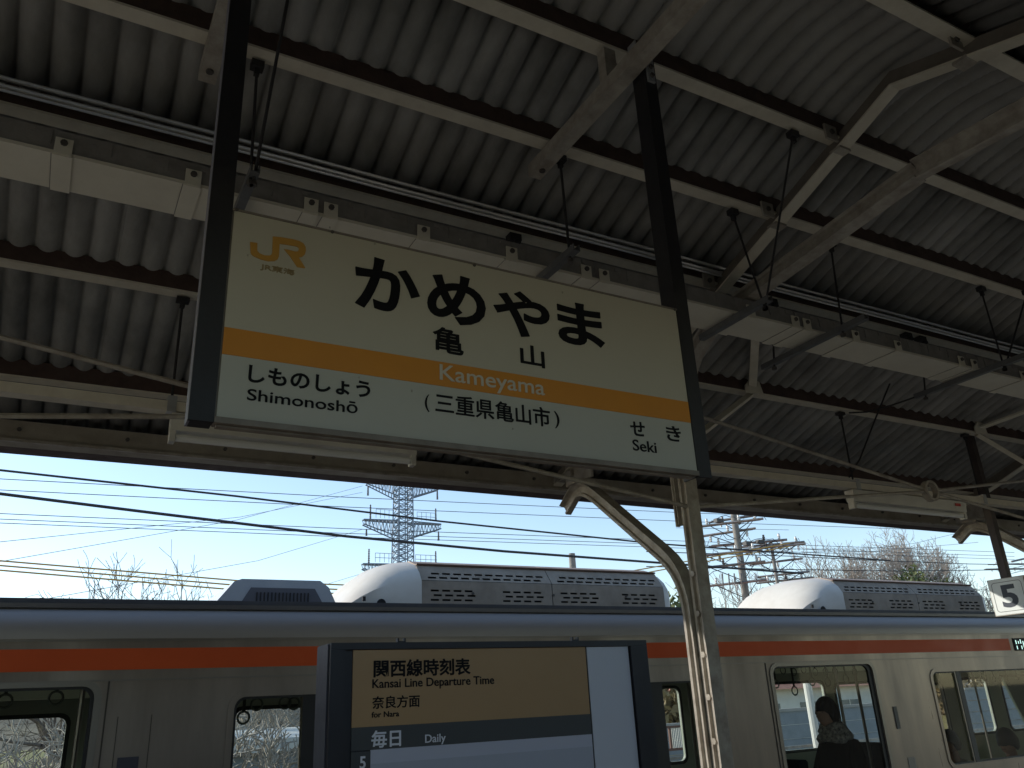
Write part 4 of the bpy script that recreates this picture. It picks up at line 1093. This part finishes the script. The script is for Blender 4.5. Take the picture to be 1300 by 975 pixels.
def blockwall(pxa, pxb, ptop, Y, label):
    a, b = at(pxa, ptop, Y), at(pxb, ptop, Y)
    t = thing('block_wall', ((a.x+b.x)/2, Y, GZ), label, 'wall')
    n_ = 0; z = GZ; rows = []
    hgt = (a.z-GZ)/9; me = None
    for r_ in range(9):
        o = G().box((a.x,Y-.0,GZ+hgt*r_+.02),(b.x,Y+.2,GZ+hgt*(r_+1))).build('block_course', greyw, t)
    G().box((a.x-.05,Y-.04,a.z+.001),(b.x+.05,Y+.24,a.z+.09)).build('coping', conc, t)
blockwall(975, 1125, 905, 21, 'grey block wall in front of the white building')
blockwall(1225, 1330, 876, 24, 'grey block wall seen through the rightmost windows')
blockwall(820, 910, 925, 21, 'short grey block wall seen beside the pillar')
G().prism([(20,19,GZ+.0),(60,19,GZ),(60,33,GZ+2.7),(20,33,GZ+2.7)], (0,0,-.4)).build('grass_bank', grass, kind='structure')
G().prism([(-10,30,GZ),(14,30,GZ),(14,44,GZ+3.6),(-10,44,GZ+3.6)], (0,0,-.4)).build('grass_bank', grass, kind='structure')
gate = thing('picket_gate', (at(857,930,17.9).x, 17.9, GZ), 'brown framed gate with white pickets seen in the narrow window by the pillar', 'gate')
gx0, gx1 = at(846,930,17.9).x-.1, at(872,930,17.9).x; gz0, gz1 = at(857,953,17.9).z, at(857,921,17.9).z
brownp = mat('brown_gate_paint', (.15,.07,.05), .6)
G().box((gx0,17.88,gz1-.05),(gx1,17.93,gz1)).box((gx0,17.88,gz0),(gx1,17.93,gz0+.06)).box((gx0+.18,17.88,gz0+.061),(gx0+.24,17.93,gz1-.051)).box((gx0,17.88,GZ),(gx0+.06,17.93,gz0-.001)).box((gx1-.06,17.88,GZ),(gx1,17.93,gz0-.001)).build('frame', brownp, gate)
xg = gx0+.27
while xg < gx1: G().box((xg,17.90,gz0+.06),(xg+.022,17.915,gz1-.05)).build('picket', wallw, gate); xg += .055
# lattice fence along the track
fen = thing('trackside_fence', (14, 17.2, GZ), 'low mesh fence with thin rails running beyond the train', 'fence')
g = G()
for i in range(200): g.tube([(-2+i*.16,17.2,GZ),(-2+i*.16,17.2,GZ+3.0)], .012, 3, caps=False)
g.build('pickets', armm, fen, kind='stuff')
for z in (GZ+3.0, GZ+2.3, GZ+1.4): G().box((-2,17.17,z-.03),(30,17.23,z+.03)).build('rail', armm, fen)
t = thing('white_post', (at(1030,900,17).x, 17, GZ), 'white lineside post seen through the window left of the passenger', 'post')
x = at(1030,900,17).x; G().tube([(x,17,GZ),(x,17,1.2)], .11, 10).build('post', wallw, t)
x = at(1063,900,19).x
t = thing('white_post', (x, 19, GZ), 'pale blue lineside post seen right behind the passenger head', 'post')
G().tube([(x,19,GZ),(x,19,1.2)], .09, 10).build('post', mat('pale_blue_post', (.5,.62,.66), .5), t)
